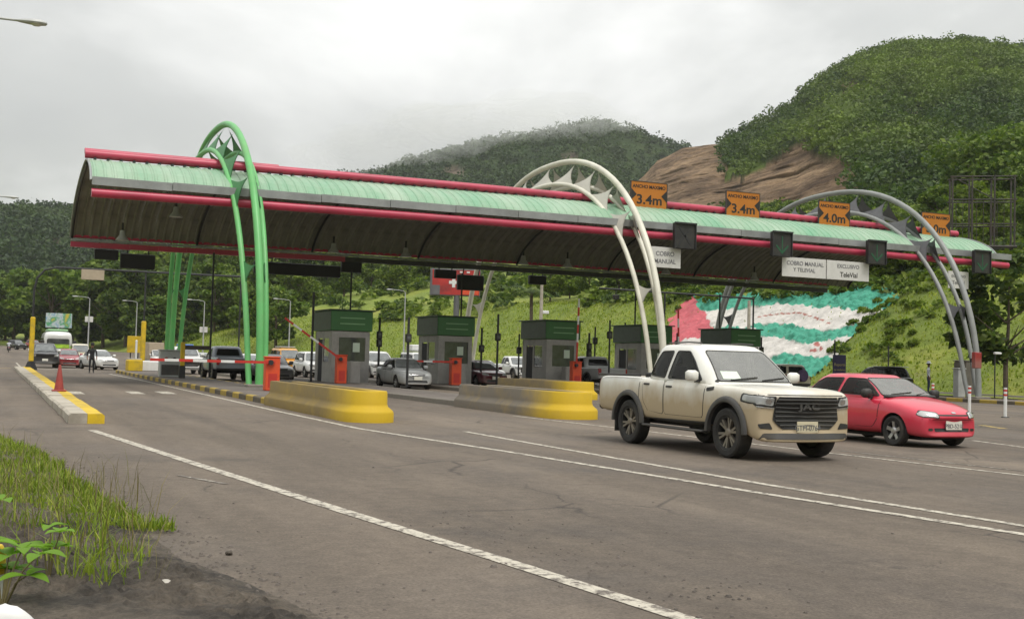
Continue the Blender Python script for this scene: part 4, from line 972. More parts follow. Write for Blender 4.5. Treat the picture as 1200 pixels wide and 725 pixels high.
def scaffold():
    x, y, z = at_d(1150, 295, 100); zb = H1(x, y)-.5; root = empty('billboard_tower', (x, y, zb), R(-38), 'bare steel billboard frame on a thick dark column at the right', 'billboard frame'); z0 = z-zb+.2
    MB().tube([(0, 0, 0), (0, 0, z0)], .5, 18).build('column', 'rust_steel', root); MB().lathe([(.5, z0-.6), (.9, z0-.1), (.9, z0+.1), (0, z0+.1)], 14).build('column_head', 'rust_steel', root)
    for yy in (-.9, .9):
        for xx in (-2.5, -.9, .9, 2.5): MB().tube([(xx, yy, z0+.1), (xx, yy, z0+6.3)], .08, 6).build('upright', 'rust_steel', root)
        for zz in (.15, 2.1, 4.2, 6.2): MB().tube([(-2.7, yy, z0+zz), (2.7, yy, z0+zz)], .06 if zz > .2 else .13, 6).build('rail', 'rust_steel', root)
    for xx in (-2.5, .9, 2.5):
        for zz in (.15, 6.2): MB().tube([(xx, -.9, z0+zz), (xx, .9, z0+zz)], .055, 6).build('tie', 'rust_steel', root)
    MB().tube([(-2.5, -.9, z0+6.2), (.9, -.9, z0+4.2)], .04, 6).build('brace', 'rust_steel', root)
    for k in range(9): MB().tube([(-2.2+k*.55, -.95, z0+.2), (-2.2+k*.55, -.95, z0+4.1)], .025, 5).build('rod', 'rust_steel', root)
scaffold()
q = at_t(981, 432, 59)
sg = simple_thing('purple_sign', 'dark purple sign board with two lines of pale lettering behind the red car', 'sign', (q[0], 58.8, .16), [('panel', MB().rbox(-.52, .52, -.03, .03, .55, 2.25, .02), 'purple_sign'), ('post', MB().tube([(0, .07, 0), (0, .07, 2.2)], .04, 8), 'dark_steel')])
lettering('Reporte', .26, (0, -.036, 1.62), sg, 'yellow_lettering'); lettering('su reclamo', .2, (0, -.036, 1.3), sg, 'yellow_lettering')
q = at_t(1140, 430, 44.6)
simple_thing('red_box', 'dark red equipment box fixed between the grey arch legs', 'box', (q[0], 44.35, 1.72), [('body', MB().rbox(-.22, .22, -.13, .13, 0, .82, .02), 'paint_darkred'), ('bracket', MB().box(-.05, .05, .13, .4, .3, .5), 'dark_steel')])
q = at_t(1124, 455, 47); simple_thing('meter_cabinet', 'narrow grey cabinet left of the grey arch foot', 'cabinet', (q[0], 47, .16), [('body', MB().rbox(-.26, .26, -.2, .2, 0, 1.5, .03), 'galv'), ('lid', MB().rbox(-.3, .3, -.24, .24, 1.505, 1.56, .02), 'galv')])
x, y = 56.6, 55.5; simple_thing('concrete_block', 'weathered concrete block on the verge behind the man', 'block', (x, y, 0.1), [('block', MB().rbox(-.6, .6, -.5, .5, 0, 2.1, .06), 'concrete'), ('cap', MB().rbox(-.62, .62, -.52, .52, 2.1, 2.18, .03), 'concrete')])
q = at_t(1166, 413, 47.5); simple_thing('path_light', 'slim post with small white lamp right of the grey arch', 'lamp', (q[0], 47.5, .15), [('pole', MB().tube([(0, 0, 0), (0, 0, q[2]-.2)], .035, 8), 'dark_steel'), ('lamp', MB().rbox(-.05, .42, -.1, .1, q[2]-.25, q[2]-.12, .03), 'white_plain')])
for px_, y0_, lab in ((878, 352, 'concrete utility pole with lamp in front of the painted slope'), (635, 332, 'concrete utility pole with lamp above the third booth')):
    x, y, z = at_d(px_, y0_, 92); zb = H1(x, y)-.3; simple_thing('utility_pole', lab, 'pole', (x, y, zb), [('pole', MB().tube([(0, 0, 0), (0, 0, z-zb)], [.17, .12], 10), 'kerb_white'), ('lamp', MB().rbox(.1, .65, -.12, .12, z-zb-2.4, z-zb-2.15, .03), 'white_plain'), ('bracket', MB().tube([(0, 0, z-zb-2.2), (.3, 0, z-zb-2.2)], .03, 6), 'dark_steel')])
# railing over the embankment foot between white arch legs and the right (thin pipe on posts)
simple_thing('pipe_frame', 'thin dark pipe frame with a small lamp across the lanes right of the white arch', 'gantry', (0, 64, 0), [('pipe', MB().tube([(34.6, 0, 6.15), (46.3, 0, 6.05)], .06, 8), 'dark_steel'), ('post', MB().tube([(39.4, 0, .1), (39.4, 0, 6.1)], .06, 8), 'dark_steel'), ('post', MB().tube([(46.3, 0, .1), (46.3, 0, 6.1)], .06, 8), 'dark_steel'), ('lamp', MB().rbox(35.6, 36.0, -.12, .12, 5.5, 5.8, .04), 'trim_black'), ('hanger', MB().tube([(35.8, 0, 5.8), (35.8, 0, 6.15)], .03, 6), 'dark_steel')])
# ------------------------------------------------------------------ vehicles
SECT = [(0, 0), (.6, 0), (.88, .02), (.975, .12), (.998, .34), (1.0, .56), (.985, .76), (.945, .9), (.86, .975), (.6, 1.0), (0, 1.0)]
BOXY = [(0, 0), (.6, 0), (.9, .01), (.98, .08), (1.0, .3), (1.0, .56), (.992, .78), (.975, .9), (.94, .968), (.9, .992), (.6, 1.0), (0, 1.0)]
def loft_body(name, st, bow_f, bow_r, crown, SECT=SECT):
    xs = [q[0] for q in st]; xf, xr = max(xs), min(xs); V = []; F = []; k = len(SECT); n = 2*(k-1)
    for (x, w, zb, zt) in st:
        ring = []
        for (fy, fz) in SECT: ring.append((fy*w, zb+(zt-zb)*fz+(crown*(1-fy*fy) if fz > .97 else 0)))
        ring = ring+[(-y, z) for y, z in ring[-2:0:-1]]
        bf = max(0, 1-(xf-x)/.9)**1.5*bow_f; br = max(0, 1-(x-xr)/.8)**1.5*bow_r; wm = max(q[1] for q in st)
        for y, z in ring: V.append((x-bf*(y/wm)**2+br*(y/wm)**2, y, z))
    for i in range(len(st)-1):
        for j in range(n): F.append((i*n+j, i*n+(j+1) % n, (i+1)*n+(j+1) % n, (i+1)*n+j))
    # end caps as an inset ring so that the corners stay crisp
    for base, sgn in ((0, 1), ((len(st)-1)*n, -1)):
        c = Vector((0, 0, 0))
        for j in range(n): c += Vector(V[base+j])/n
        k0 = len(V)
        for j in range(n): p = Vector(V[base+j]); V.append(tuple(p+(c-p)*.12))
        for j in range(n): F.append((base+j, base+(j+1) % n, k0+(j+1) % n, k0+j))
        F.append(tuple(range(k0, k0+n)))
    me = pydata(name, V, F); bm = bmesh.new(); bm.from_mesh(me); bmesh.ops.recalc_face_normals(bm, faces=bm.faces); bm.to_mesh(me); bm.free(); me.shade_smooth(); return me
def cab_mesh(name, g):
    """g: zb, zr, (front x at belt, at roof), (rear x at belt, at roof), half width belt, roof, crown"""
    V = []; F = []; n = 36; e = 2/g.get('sq', 5.0)
    lev = [(-.12, 0), (0, 0), (.33, 0), (.66, 0), (.9, 0), (.97, .012), (1.0, .05), (1.0, .22), (1.0, .6)]
    for q, ins in lev:
        qq = max(q, 0); bulge = g.get('bulge', .05)*4*qq*(1-qq)
        xf = g['f'][0]+(g['f'][1]-g['f'][0])*qq+bulge; xr = g['r'][0]+(g['r'][1]-g['r'][0])*qq-bulge*.6
        w = g['w'][0]+(g['w'][1]-g['w'][0])*qq+bulge*.25; xc, ax = (xf+xr)/2, (xf-xr)/2
        z = g['zb']+(g['zr']-g['zb'])*q-(.03 if ins > 0 and ins < .03 else 0)+(g.get('crown', .03)*min(1, ins*2) if ins > .03 else 0)
        for k in range(n):
            a = 2*math.pi*(k+.5)/n; ca, sa = math.cos(a), math.sin(a)
            px = math.copysign(abs(ca)**e, ca); py = math.copysign(abs(sa)**e, sa)
            sc = 1-ins
            V.append((xc+ax*px*(1-ins*.9) if ins > .03 else xc+(ax-ins)*px, w*py*sc if ins > .03 else (w-ins)*py, z))
    m = len(lev)
    for i in range(m-1):
        for k in range(n): F.append((i*n+k, i*n+(k+1) % n, (i+1)*n+(k+1) % n, (i+1)*n+k))
    F.append(tuple(range((m-1)*n, m*n))); F.append(tuple(range(n-1, -1, -1)))
    me = pydata(name, V, F); bm = bmesh.new(); bm.from_mesh(me); bmesh.ops.recalc_face_normals(bm, faces=bm.faces); bm.to_mesh(me); bm.free(); me.shade_smooth(); return me
def with_mods(me, subsurf=2, cutters=()):
    o = bpy.data.objects.new('tmp', me); COL.objects.link(o); tmp = []
    if subsurf: s = o.modifiers.new('s', 'SUBSURF'); s.levels = subsurf; s.render_levels = subsurf
    for c in cutters:
        co = bpy.data.objects.new('cut', c); COL.objects.link(co); tmp.append(co)
        b = o.modifiers.new('b', 'BOOLEAN'); b.object = co; b.operation = 'DIFFERENCE'; b.solver = 'EXACT'
    r = evaluated(o); bpy.data.objects.remove(o)
    for t in tmp: bpy.data.objects.remove(t)
    r.shade_smooth(); r.set_sharp_from_angle(angle=R(38)); r.materials.clear(); return r
class Skin:
    """rays onto the car's own surface, so that glass, lamps, doors and trims follow its curves"""
    def __init__(s, meshes):
        V = []; F = []
        for me in meshes:
            k = len(V); V += [v.co.copy() for v in me.vertices]; F += [tuple(i+k for i in p.vertices) for p in me.polygons]
        s.t = BVHTree.FromPolygons(V, F)
    def hit(s, plane, a, b, off):
        o, d = {'R': ((a, -4, b), (0, 1, 0)), 'L': ((a, 4, b), (0, -1, 0)), 'F': ((6, a, b), (-1, 0, 0)), 'B': ((-6, a, b), (1, 0, 0)), 'T': ((a, b, 6), (0, 0, -1))}[plane]
        o, d = Vector(o), Vector(d); h = s.t.ray_cast(o, d)
        if h[0] is None: return None
        nrm = h[1] if h[1].dot(d) < 0 else -h[1]
        if nrm.dot(d) > -.15: nrm = -d
        return h[0]+nrm*off
    def rim(s, name, plane, poly, off, parent):
        pts = round_poly(poly, .05); P = []
        for i in range(len(pts)):
            (a0, b0), (a1, b1) = pts[i], pts[(i+1) % len(pts)]
            for t in np.linspace(0, 1, max(2, int(math.hypot(a1-a0, b1-b0)/.06)), endpoint=False): P.append(s.hit(plane, a0+(a1-a0)*t, b0+(b1-b0)*t, off))
        P = [p for p in P if p is not None]; P.append(P[0]); return MB().tube(P, .011, 5, False).build(name, 'trim_black', parent)
    def patch(s, name, plane, poly, off, m, parent, nr=8, nc=8, rnd=0.0):
        poly = round_poly(poly, rnd) if rnd else poly; zs = [p[1] for p in poly]; z0, z1 = min(zs), max(zs); rows = []
        for i in range(nr+1):
            z = z0+(z1-z0)*min(max(i/nr, .002), .998); xsn = []
            for k in range(len(poly)):
                (xa, za), (xb, zb) = poly[k], poly[(k+1) % len(poly)]
                if (za > z) != (zb > z): xsn.append(xa+(xb-xa)*(z-za)/(zb-za))
            if len(xsn) < 2: continue
            a, b = min(xsn), max(xsn); row = [s.hit(plane, a+(b-a)*j/nc, z, off) for j in range(nc+1)]
            if all(q is not None for q in row): rows.append(row)
        if len(rows) < 2: return None
        V = [q for r_ in rows for q in r_]; me = pydata(name, V, [tuple(q) for q in gridfaces(len(rows), nc+1)])
        bm = bmesh.new(); bm.from_mesh(me); 
        want = {'R': Vector((0, -1, 0)), 'L': Vector((0, 1, 0)), 'F': Vector((1, 0, 0)), 'B': Vector((-1, 0, 0)), 'T': Vector((0, 0, 1))}[plane]
        for f in bm.faces:
            f.normal_update()
            if f.normal.dot(want) < 0: f.normal_flip()
        bm.to_mesh(me); bm.free(); me.shade_smooth(); return link(name, me, parent, m)
def round_poly(poly, r):
    out = []; n = len(poly)
    for i in range(n):
        p0, p, p1 = Vector(poly[i-1]), Vector(poly[i]), Vector(poly[(i+1) % n])
        a = p+(p0-p).normalized()*min(r, (p0-p).length*.45); b = p+(p1-p).normalized()*min(r, (p1-p).length*.45)
        for t in (0, .25, .5, .75, 1): q = a.lerp(p, t).lerp(p.lerp(b, t), t); out.append((q.x, q.y))
    return out
def grow(poly, d):
    c = Vector((sum(p[0] for p in poly)/len(poly), sum(p[1] for p in poly)/len(poly))); out = []
    for p in poly: v = Vector(p)-c; v = v+v.normalized()*d*1.35; out.append((c.x+v.x, c.y+v.y))
    return out
WH = {}
def wheel(parent, x, y, rad, width, rimm, spokes, twin):
    key = (rad, width, rimm, spokes, twin)
    if key not in WH:
        w = width/2; rr = rad*.66
        ty = MB().lathe([(rr, -w*.8), (rr+.02, -w*.95), (rad*.9, -w), (rad*.975, -w*.86), (rad, -w*.6), (rad, w*.6), (rad*.975, w*.86), (rad*.9, w), (rr+.02, w*.95), (rr, w*.8), (rr-.015, w*.4), (rr-.015, -w*.4), (rr, -w*.8)], 32, axis='y').mesh('tyre')
        rb = MB().lathe([(rr, -w*.82), (rr-.018, -w*.8), (rr-.03, -w*.5), (rr-.03, w*.6), (0, w*.6)], 28, axis='y')
        sp = MB(); f = -w*.62
        for k in range(spokes):
            for dx in ((-.16, .16) if twin else (0,)):
                a = 2*math.pi*(k+.25)/spokes+dx; a0 = 2*math.pi*(k+.25)/spokes+dx*.3; hw0, hw1 = (.016, .02) if twin else (.03, .036)
                c0 = Vector((math.cos(a0), 0, math.sin(a0)))*.05; c1 = Vector((math.cos(a), 0, math.sin(a)))*(rr-.012); n = Vector((-math.sin(a), 0, math.cos(a)))
                v = [c0-n*hw0+Vector((0, f-.0, 0)), c0+n*hw0+Vector((0, f, 0)), c1+n*hw1+Vector((0, f-.02, 0)), c1-n*hw1+Vector((0, f-.02, 0))]
                v += [q+Vector((0, .05, 0)) for q in v]
                sp.add(v, [(0, 1, 2, 3), (7, 6, 5, 4), (0, 4, 5, 1), (1, 5, 6, 2), (2, 6, 7, 3), (3, 7, 4, 0)])
        sp.lathe([(0, f-.03), (.05, f-.025), (.075, f), (.075, f+.05), (0, f+.05)], 14, axis='y')
        WH[key] = (ty, rb.mesh('rim'), sp.mesh('spokes'))
        ty.materials.append(MATS['rubber']); WH[key][1].materials.append(MATS['trim_black']); WH[key][2].materials.append(MATS[rimm])
    e = empty('wheel', (x, y, rad)); e.parent = parent
    if y > 0: e.rotation_euler = (0, 0, math.pi)
    for nm, me in zip(('tyre', 'rim', 'spokes'), WH[key]): link(nm, me, e)
    return e
def car(name, label, cat, spec, paintm, loc, rz, group=None, plate=None, dirty=None):
    root = empty(name, loc, rz, label, cat, group); S = spec
    body = loft_body('body', S['st'], S.get('bow_f', .14), S.get('bow_r', .06), S.get('crown', .02), S.get('sect', SECT))
    cut = []; wmax = max(q[1] for q in S['st']); rw = S['wr']
    for ax in S['axles']:
        for sg in (-1, 1):
            c = MB().lathe([(0, -.36), (rw+S.get('arch', .07), -.36), (rw+S.get('arch', .07), .36), (0, .36)], 30, (ax, sg*wmax, rw+.01), 'y').mesh('cut', None); cut.append(c)
    if S.get('bed'):
        b = S['bed']; cut.append(MB().box(b[0], b[1], -b[2], b[2], b[3], b[4]).mesh('cut', None))
    body = with_mods(body, S.get('lod', 1), cut); body.materials.append(MATS[paintm])
    bo = link('body', body, root); meshes = [body]
    if S.get('g'):
        cm = with_mods(cab_mesh('cab', S['g']), 1); meshes.append(cm); show = cm
        if S.get('hollow'):
            g = S['g']; zb, zr = g['zb'], g['zr']; inn = cm.copy(); xc = (g['f'][0]+g['r'][0])/2
            for v_ in inn.vertices: v_.co = Vector((xc+(v_.co.x-xc)*.955, v_.co.y*.93, zb+(v_.co.z-zb)*.955-.005))
            cuts = [inn]
            for p_ in S['win']: cuts.append(MB().prism(round_poly(p_, .05), -2, 2, 'y').mesh('cut', None))
            w_ = S['ws']; cuts.append(MB().prism(round_poly(w_, .05), xc+.1, 4, 'x').mesh('cut', None))
            show = with_mods(cm.copy(), 0, cuts)
            MB().rbox(g['r'][0]+.15, g['f'][0]-.2, -g['w'][0]+.12, g['w'][0]-.12, zb-.05, zb+.055, .02).build('interior_tray', 'interior_dark', root, None)
            MB().rbox(g['f'][0]-.42, g['f'][0]-.12, -g['w'][0]+.14, g['w'][0]-.14, zb+.02, zb+.1, .03).build('dashboard', 'trim_black', root)
            for sx in S['seats']:
                for sy in (-.36, .36):
                    st_ = MB().rbox(sx-.09, sx+.06, sy-.24, sy+.24, zb-.1, zb+(zr-zb)*.42, .05).build('seat_back', 'trim_black', root, 60); MB().rbox(sx-.1, sx+.02, sy-.13, sy+.13, zb+(zr-zb)*.46, zb+(zr-zb)*.72, .04).build('headrest', 'trim_black', st_, 60)
            MB().tube([(S['seats'][0]+.42+.05*math.sin(q_), .36+.18*math.cos(q_), zb+.1+.17*math.sin(q_)) for q_ in np.linspace(0, 6.283, 19)], .014, 6).build('steering_wheel', 'trim_black', root)
        show.materials.clear(); show.materials.append(MATS[paintm]); link('cabin', show, root)
    K = Skin(meshes)
    for ax in S['axles']:
        for sg in (-1, 1):
            rl_ = rw+S.get('arch', .07)-.008; V = [(ax+rl_*math.cos(R(-12+204*i/16)), sg*(wmax-.31)+y_, max(S['st'][3][2]-.02, rw+.01+rl_*math.sin(R(-12+204*i/16)))) for i in range(17) for y_ in (-.05*sg, .285*sg)]
            V += [(ax, sg*(wmax-.31)-.05*sg, rw+.01)]; F = [tuple(q) for q in gridfaces(17, 2)]+[(2*i, 2*i+2, 34) for i in range(16)]
            link('wheel_liner', pydata('wheel_liner', V, F, True), root, 'interior_dark')
            wheel(root, ax, sg*(wmax-S.get('wi', .125)), rw, S.get('tw', .22), S.get('rim', 'rim_silver'), S.get('spokes', 5), S.get('twin', False))
    MB().box(min(S['axles'])-.5, max(S['axles'])+.45, -wmax*.62, wmax*.62, S['st'][len(S['st'])//2][2]-.08, S['st'][len(S['st'])//2][2]+.25).build('underbody', 'interior_dark', root, None)
    for side in 'RL':
        for poly in S.get('doors', ()):
            K.patch('door_gap', side, grow(poly, .011), .0015, 'interior_dark', root, 14, 10, .05)
            d = K.patch('door', side, poly, .0045, paintm, root, 18, 14, .05)
            sg = -1 if side == 'R' else 1
            hx, hz = min(p[0] for p in poly)+S.get('hdx', .14), max(p[1] for p in poly)-S.get('hdz', .13)
            h = K.hit(side, hx, hz, 0)
            if h and d: MB().rbox(h.x-.09, h.x+.09, h.y-.025, h.y+.025, h.z-.018, h.z+.018, .008).build('handle', S.get('handle', paintm), d)
        for poly in S.get('win', ()):
            K.patch('window_seal', side, grow(poly, .022), .003, 'trim_black', root, 12, 10, .05) if not S.get('hollow') else K.rim('window_seal', side, poly, .004, root); K.patch('window', side, poly, .006, S.get('side_glass', 'glass_dark'), root, 12, 10, .05)
        for (nm, poly, off, m, rnd) in S.get('side', ()): K.patch(nm, side, poly, off, paintm if m == 'P' else m, root, 8, 10, rnd)
        mx = S.get('mirror')
        if mx:
            sg = -1 if side == 'R' else 1; h = K.hit(side, mx[0], mx[1]-.04, 0)
            if h:
                mi = MB().rbox(h.x-.06, h.x+.09, min(h.y+sg*.06, h.y+sg*.27), max(h.y+sg*.06, h.y+sg*.27), mx[1]-.08, mx[1]+.1, .035).build('mirror', S.get('mirror_m', paintm), root, 60)
                MB().box(h.x-.03, h.x+.03, min(h.y-.02*sg, h.y+sg*.09), max(h.y-.02*sg, h.y+sg*.09), mx[1]-.1, mx[1]-.05).build('mirror_arm', 'trim_black', root)
        if S.get('flare'):
            for ax in S['axles']:
                V = []; F = []; sg = -1 if side == 'R' else 1; r0 = rw+S.get('arch', .07)-.006
                for i in range(25):
                    a = R(-14)+R(208)*i/24; cx, cz = math.cos(a), math.sin(a)
                    for (dr, dy) in ((0, -.05), (0, .05), (.03, .06), (.075, .045), (.095, .0)):
                        x, z = ax+(r0+dr)*cx, max(.4, rw+.01+(r0+dr)*cz); V.append((x, sg*(wmax*S['flare']+dy*.8), z))
                me = pydata('wheel_flare', V, [tuple(q) for q in gridfaces(25, 5)], angle=50); link('wheel_flare', me, root, 'trim_grey')
    for (nm, pl, poly, off, m, rnd) in S.get('face', ()): K.patch(nm, pl, poly, off, paintm if m == 'P' else m, root, 10, 12, rnd)
    if S.get('ws'):
        w = S['ws']; K.patch('screen_seal', 'F', grow(w, .025), .003, 'trim_black', root, 12, 14, .06) if not S.get('hollow') else K.rim('screen_seal', 'F', w, .004, root); K.patch('windscreen', 'F', w, .006, S.get('screen', 'glass_screen'), root, 14, 16, .06)
        zb = min(p[1] for p in w)
        for (a, b) in ((-.5, .05), (.12, .6)):
            p0, p1 = K.hit('F', a, zb+.012, .02), K.hit('F', b, zb+.06, .02)
            if p0 and p1: MB().tube([p0, (Vector(p0)+Vector(p1))/2+Vector((.01, 0, .0)), p1], .011, 6).build('wiper', 'trim_black', root)
    if S.get('rg'):
        w = S['rg']; K.patch('rear_seal', 'B', grow(w, .025), .003, 'trim_black', root, 10, 12, .05); K.patch('rear_window', 'B', w, .006, 'glass_dark', root, 10, 12, .05)
    for pl, (py, pz, txt, pm) in (plate or {}).items():
        h = K.hit(pl, py, pz, .012)
        if h:
            sg = 1 if pl == 'F' else -1; x0 = h.x+sg*.004
            p = MB().rbox(min(x0, x0+sg*.012), max(x0, x0+sg*.012), py-.2, py+.2, pz-.085, pz+.085, .004).build('number_plate', pm, root)
            if txt:
                o = link('plate_lettering', text_mesh(txt, .105, .002), p, 'grey_print'); o.location = (x0+sg*.017, py, pz-.015); o.rotation_euler = (R(90), 0, sg*R(90)); o.scale = (1.05, 1.1, 1)
    return root, K
def mirror_y(poly): return [(-a, b) for a, b in poly]
def both(nm, pl, poly, off, m, rnd=.03): return [(nm, pl, poly, off, m, rnd), (nm, pl, mirror_y(poly), off, m, rnd)]
PICK = dict(sect=BOXY, st=[(-2.86, .80, .62, 1.14), (-2.82, .90, .56, 1.2), (-2.6, .935, .55, 1.22), (-1.9, .945, .52, 1.225), (-1.2, .945, .47, 1.215), (-.4, .94, .45, 1.19), (.5, .94, .45, 1.17), (1.0, .94, .47, 1.15), (1.45, .94, .5, 1.13), (1.9, .94, .44, 1.12), (2.2, .935, .34, 1.10), (2.36, .91, .3, 1.07), (2.43, .88, .3, 1.035), (2.46, .83, .32, .98)],
    bow_f=.2, bow_r=.05, crown=.03, axles=(1.545, -1.545), wr=.398, arch=.085, tw=.26, wi=.13, rim='rim_grey', spokes=6, twin=True, bed=(-2.78, -1.18, .8, .75, 1.6),
    g=dict(zb=1.13, zr=1.795, f=(1.12, .26), r=(-1.16, -.93), w=(.905, .70), crown=.035, sq=6.5, bulge=.06),
    ws=[(-.72, 1.2), (.72, 1.2), (.585, 1.70), (-.585, 1.70)], rg=[(-.6, 1.32), (.6, 1.32), (.52, 1.66), (-.52, 1.66)],
    win=[[(-.30, 1.215), (.74, 1.205), (.40, 1.52), (.17, 1.685), (-.20, 1.69)], [(-.95, 1.26), (-.40, 1.22), (-.32, 1.69), (-.70, 1.68)]],
    doors=[[(-.32, .60), (.86, .60), (.90, 1.17), (-.34, 1.185)], [(-1.06, 1.0), (-1.02, .8), (-.85, .62), (-.36, .60), (-.38, 1.19), (-1.08, 1.21)]], hdx=.15, hdz=.11,
    mirror=(.66, 1.27), mirror_m='paint_white_dusty', flare=1.0, handle='trim_grey',
    side=[('sill_trim', [(-1.02, .44), (1.0, .44), (1.0, .54), (-1.02, .52)], .006, 'trim_grey', 0), ('fender_vent', [(.96, 1.03), (1.16, 1.06), (1.14, 1.115), (.94, 1.09)], .008, 'trim_black', .02), ('headlight_bezel', [(1.9, .91), (2.3, .86), (2.32, 1.02), (1.93, 1.04)], .006, 'trim_black', .03), ('headlight_side', [(1.95, .93), (2.3, .88), (2.32, 1.0), (1.97, 1.02)], .01, 'headlamp', .03), ('bed_gap', [(-1.19, .56), (-1.175, .56), (-1.175, 1.19), (-1.19, 1.19)], .004, 'interior_dark', 0)],
    face=[('grille', 'F', [(-.46, .50), (.46, .50), (.63, .64), (.57, 1.0), (-.57, 1.0), (-.63, .64)], .012, 'trim_black', .03), ('bonnet_line', 'F', [(-.84, 1.022), (.84, 1.022), (.84, 1.034), (-.84, 1.034)], .003, 'interior_dark', 0)]
      + both('headlight_bezel', 'F', [(.59, .83), (.9, .85), (.9, 1.025), (.59, 1.01)], .008, 'trim_black', .03) + both('headlight', 'F', [(.62, .86), (.88, .87), (.885, 1.0), (.62, .985)], .013, 'headlamp', .03) + both('lamp_core', 'F', [(.66, .885), (.76, .89), (.76, .965), (.66, .96)], .018, 'chrome', .03) + both('headlight_trim', 'F', [(.61, .812), (.88, .832), (.88, .852), (.61, .832)], .014, 'chrome', 0)
      + both('fog_pocket', 'F', [(.62, .50), (.84, .51), (.87, .58), (.68, .60)], .008, 'trim_black', .02) + [('lower_bumper', 'F', [(-.86, .31), (.86, .31), (.80, .44), (-.80, .44)], .012, 'trim_grey', .03)]
      + both('taillight', 'B', [(.74, .82), (.88, .82), (.88, 1.16), (.74, 1.16)], .01, 'taillight', .02) + [('tailgate', 'B', [(-.7, .68), (.7, .68), (.7, 1.15), (-.7, 1.15)], .006, 'P', .03), ('rear_bumper', 'B', [(-.85, .56), (.85, .56), (.85, .66), (-.85, .66)], .02, 'trim_grey', 0)])
def pickup_details(root, K):
    # grille bars, letters, side step, mud flaps, papers, roof rails, tow gear
    for i, z in enumerate((.56, .63, .70, .77, .84, .91, .965)):
        w = .44+.15*min(1, (z-.5)/.14)-.03*max(0, (z-.9)/.1); pts = [K.hit('F', -w+2*w*k/10, z, .024) for k in range(11)]
        if all(pts): MB().tube(pts, [.014]*11, 6).build('grille_bar', 'trim_grey', root)
    lt = link('badge_lettering', text_mesh('JAC', .17, .01, spacing=1.08, bold=.006), root, 'trim_grey'); h = K.hit('F', 0, .86, .03); lt.location = h; lt.rotation_euler = (R(90), 0, R(90)); lt.scale = (1.35, .82, 1)
    for sg in (-1, 1):
        MB().rbox(-.98, .95, sg*.93-.07, sg*.93+.07, .36, .40, .015).build('side_step', 'trim_grey', root)
        for ax, dx in ((-1.545, -.47), ): MB().box(ax+dx-.012, ax+dx+.012, sg*.82-.13, sg*.82+.13, .2, .6).build('mud_flap', 'trim_black', root)
        MB().tube([(-.85, sg*.52, 1.835), (-.2, sg*.53, 1.85), (.2, sg*.53, 1.835)], .014, 6).build('roof_rail', 'trim_grey', root)
        MB().tube([(-1.2, sg*.9, 1.245), (-2.75, sg*.9, 1.235)], .022, 6).build('bed_rail', 'trim_black', root)
    MB().rbox(-1.3, -1.22, -.75, .75, 1.2, 1.3, .02).build('bed_bar', 'trim_black', root)
    K.patch('windscreen_paper', 'F', [(-.62, 1.235), (-.28, 1.235), (-.28, 1.36), (-.60, 1.36)], .009, 'paper', root, 3, 3)
    for sg in (-1, 1):
        MB().rbox(-.1, .45, sg*.38-.24, sg*.38+.24, .8, .95, .05).build('seat', 'interior_dark', root)
HATCH = dict(lod=2, st=[(-1.98, .62, .38, .86), (-1.93, .74, .3, .93), (-1.7, .80, .27, .97), (-1.2, .815, .24, .965), (-.5, .82, .215, .94), (.3, .82, .21, .93), (.8, .82, .22, .915), (1.2, .815, .23, .86), (1.55, .80, .22, .79), (1.82, .76, .2, .715), (1.98, .68, .2, .64), (2.03, .60, .23, .56)],
    bow_f=.26, bow_r=.12, crown=.045, axles=(1.2, -1.2), wr=.292, arch=.05, tw=.185, wi=.10, rim='rim_silver', spokes=5,
    g=dict(zb=.88, zr=1.35, f=(1.0, .02), r=(-1.82, -1.22), w=(.775, .575), crown=.035, sq=5, bulge=.075),
    ws=[(-.64, .955), (.64, .955), (.50, 1.29), (-.50, 1.29)], rg=[(-.55, 1.0), (.55, 1.0), (.45, 1.26), (-.45, 1.26)],
    win=[[(-.42, .965), (.68, .945), (.42, 1.12), (.12, 1.275), (-.32, 1.285)], [(-1.44, .99), (-.52, .97), (-.43, 1.285), (-1.02, 1.275), (-1.28, 1.16)]],
    doors=[[(-.46, .34), (.62, .34), (.76, .5), (.80, .90), (-.48, .925)]], hdx=.12, hdz=.1, mirror=(.52, .985), mirror_m='trim_black', handle='trim_black', side_glass='glass_mid',
    side=[('side_strip', [(-.45, .51), (.78, .51), (.78, .535), (-.45, .535)], .007, 'P', 0)],
    face=both('headlight_bezel', 'F', [(.35, .565), (.62, .57), (.715, .625), (.645, .715), (.37, .685)], .006, 'trim_black', .03) + both('headlight', 'F', [(.37, .58), (.62, .585), (.70, .63), (.635, .70), (.39, .672)], .01, 'headlamp', .03) + both('lamp_core', 'F', [(.44, .6), (.55, .605), (.55, .67), (.44, .66)], .015, 'chrome', .03) + [('grille_slot', 'F', [(-.34, .615), (.34, .615), (.38, .645), (-.38, .645)], .004, 'trim_black', .01), ('lower_grille', 'F', [(-.42, .315), (.42, .315), (.44, .385), (-.44, .385)], .005, 'trim_black', .02),
      ('bumper_line', 'F', [(-.66, .545), (.66, .545), (.66, .555), (-.66, .555)], .003, 'interior_dark', 0), ('emblem', 'F', [(-.05, .66), (.05, .66), (.05, .69), (-.05, .69)], .008, 'chrome', .015)]
      + both('fog_lamp', 'F', [(.47, .33), (.57, .33), (.57, .38), (.47, .38)], .006, 'trim_black', .02) + both('indicator', 'F', [(.62, .60), (.69, .62), (.69, .66), (.66, .66)], .009, 'lamp_glass', .01)
      + both('taillight', 'B', [(.56, .72), (.68, .72), (.68, .88), (.56, .88)], .01, 'taillight', .02))
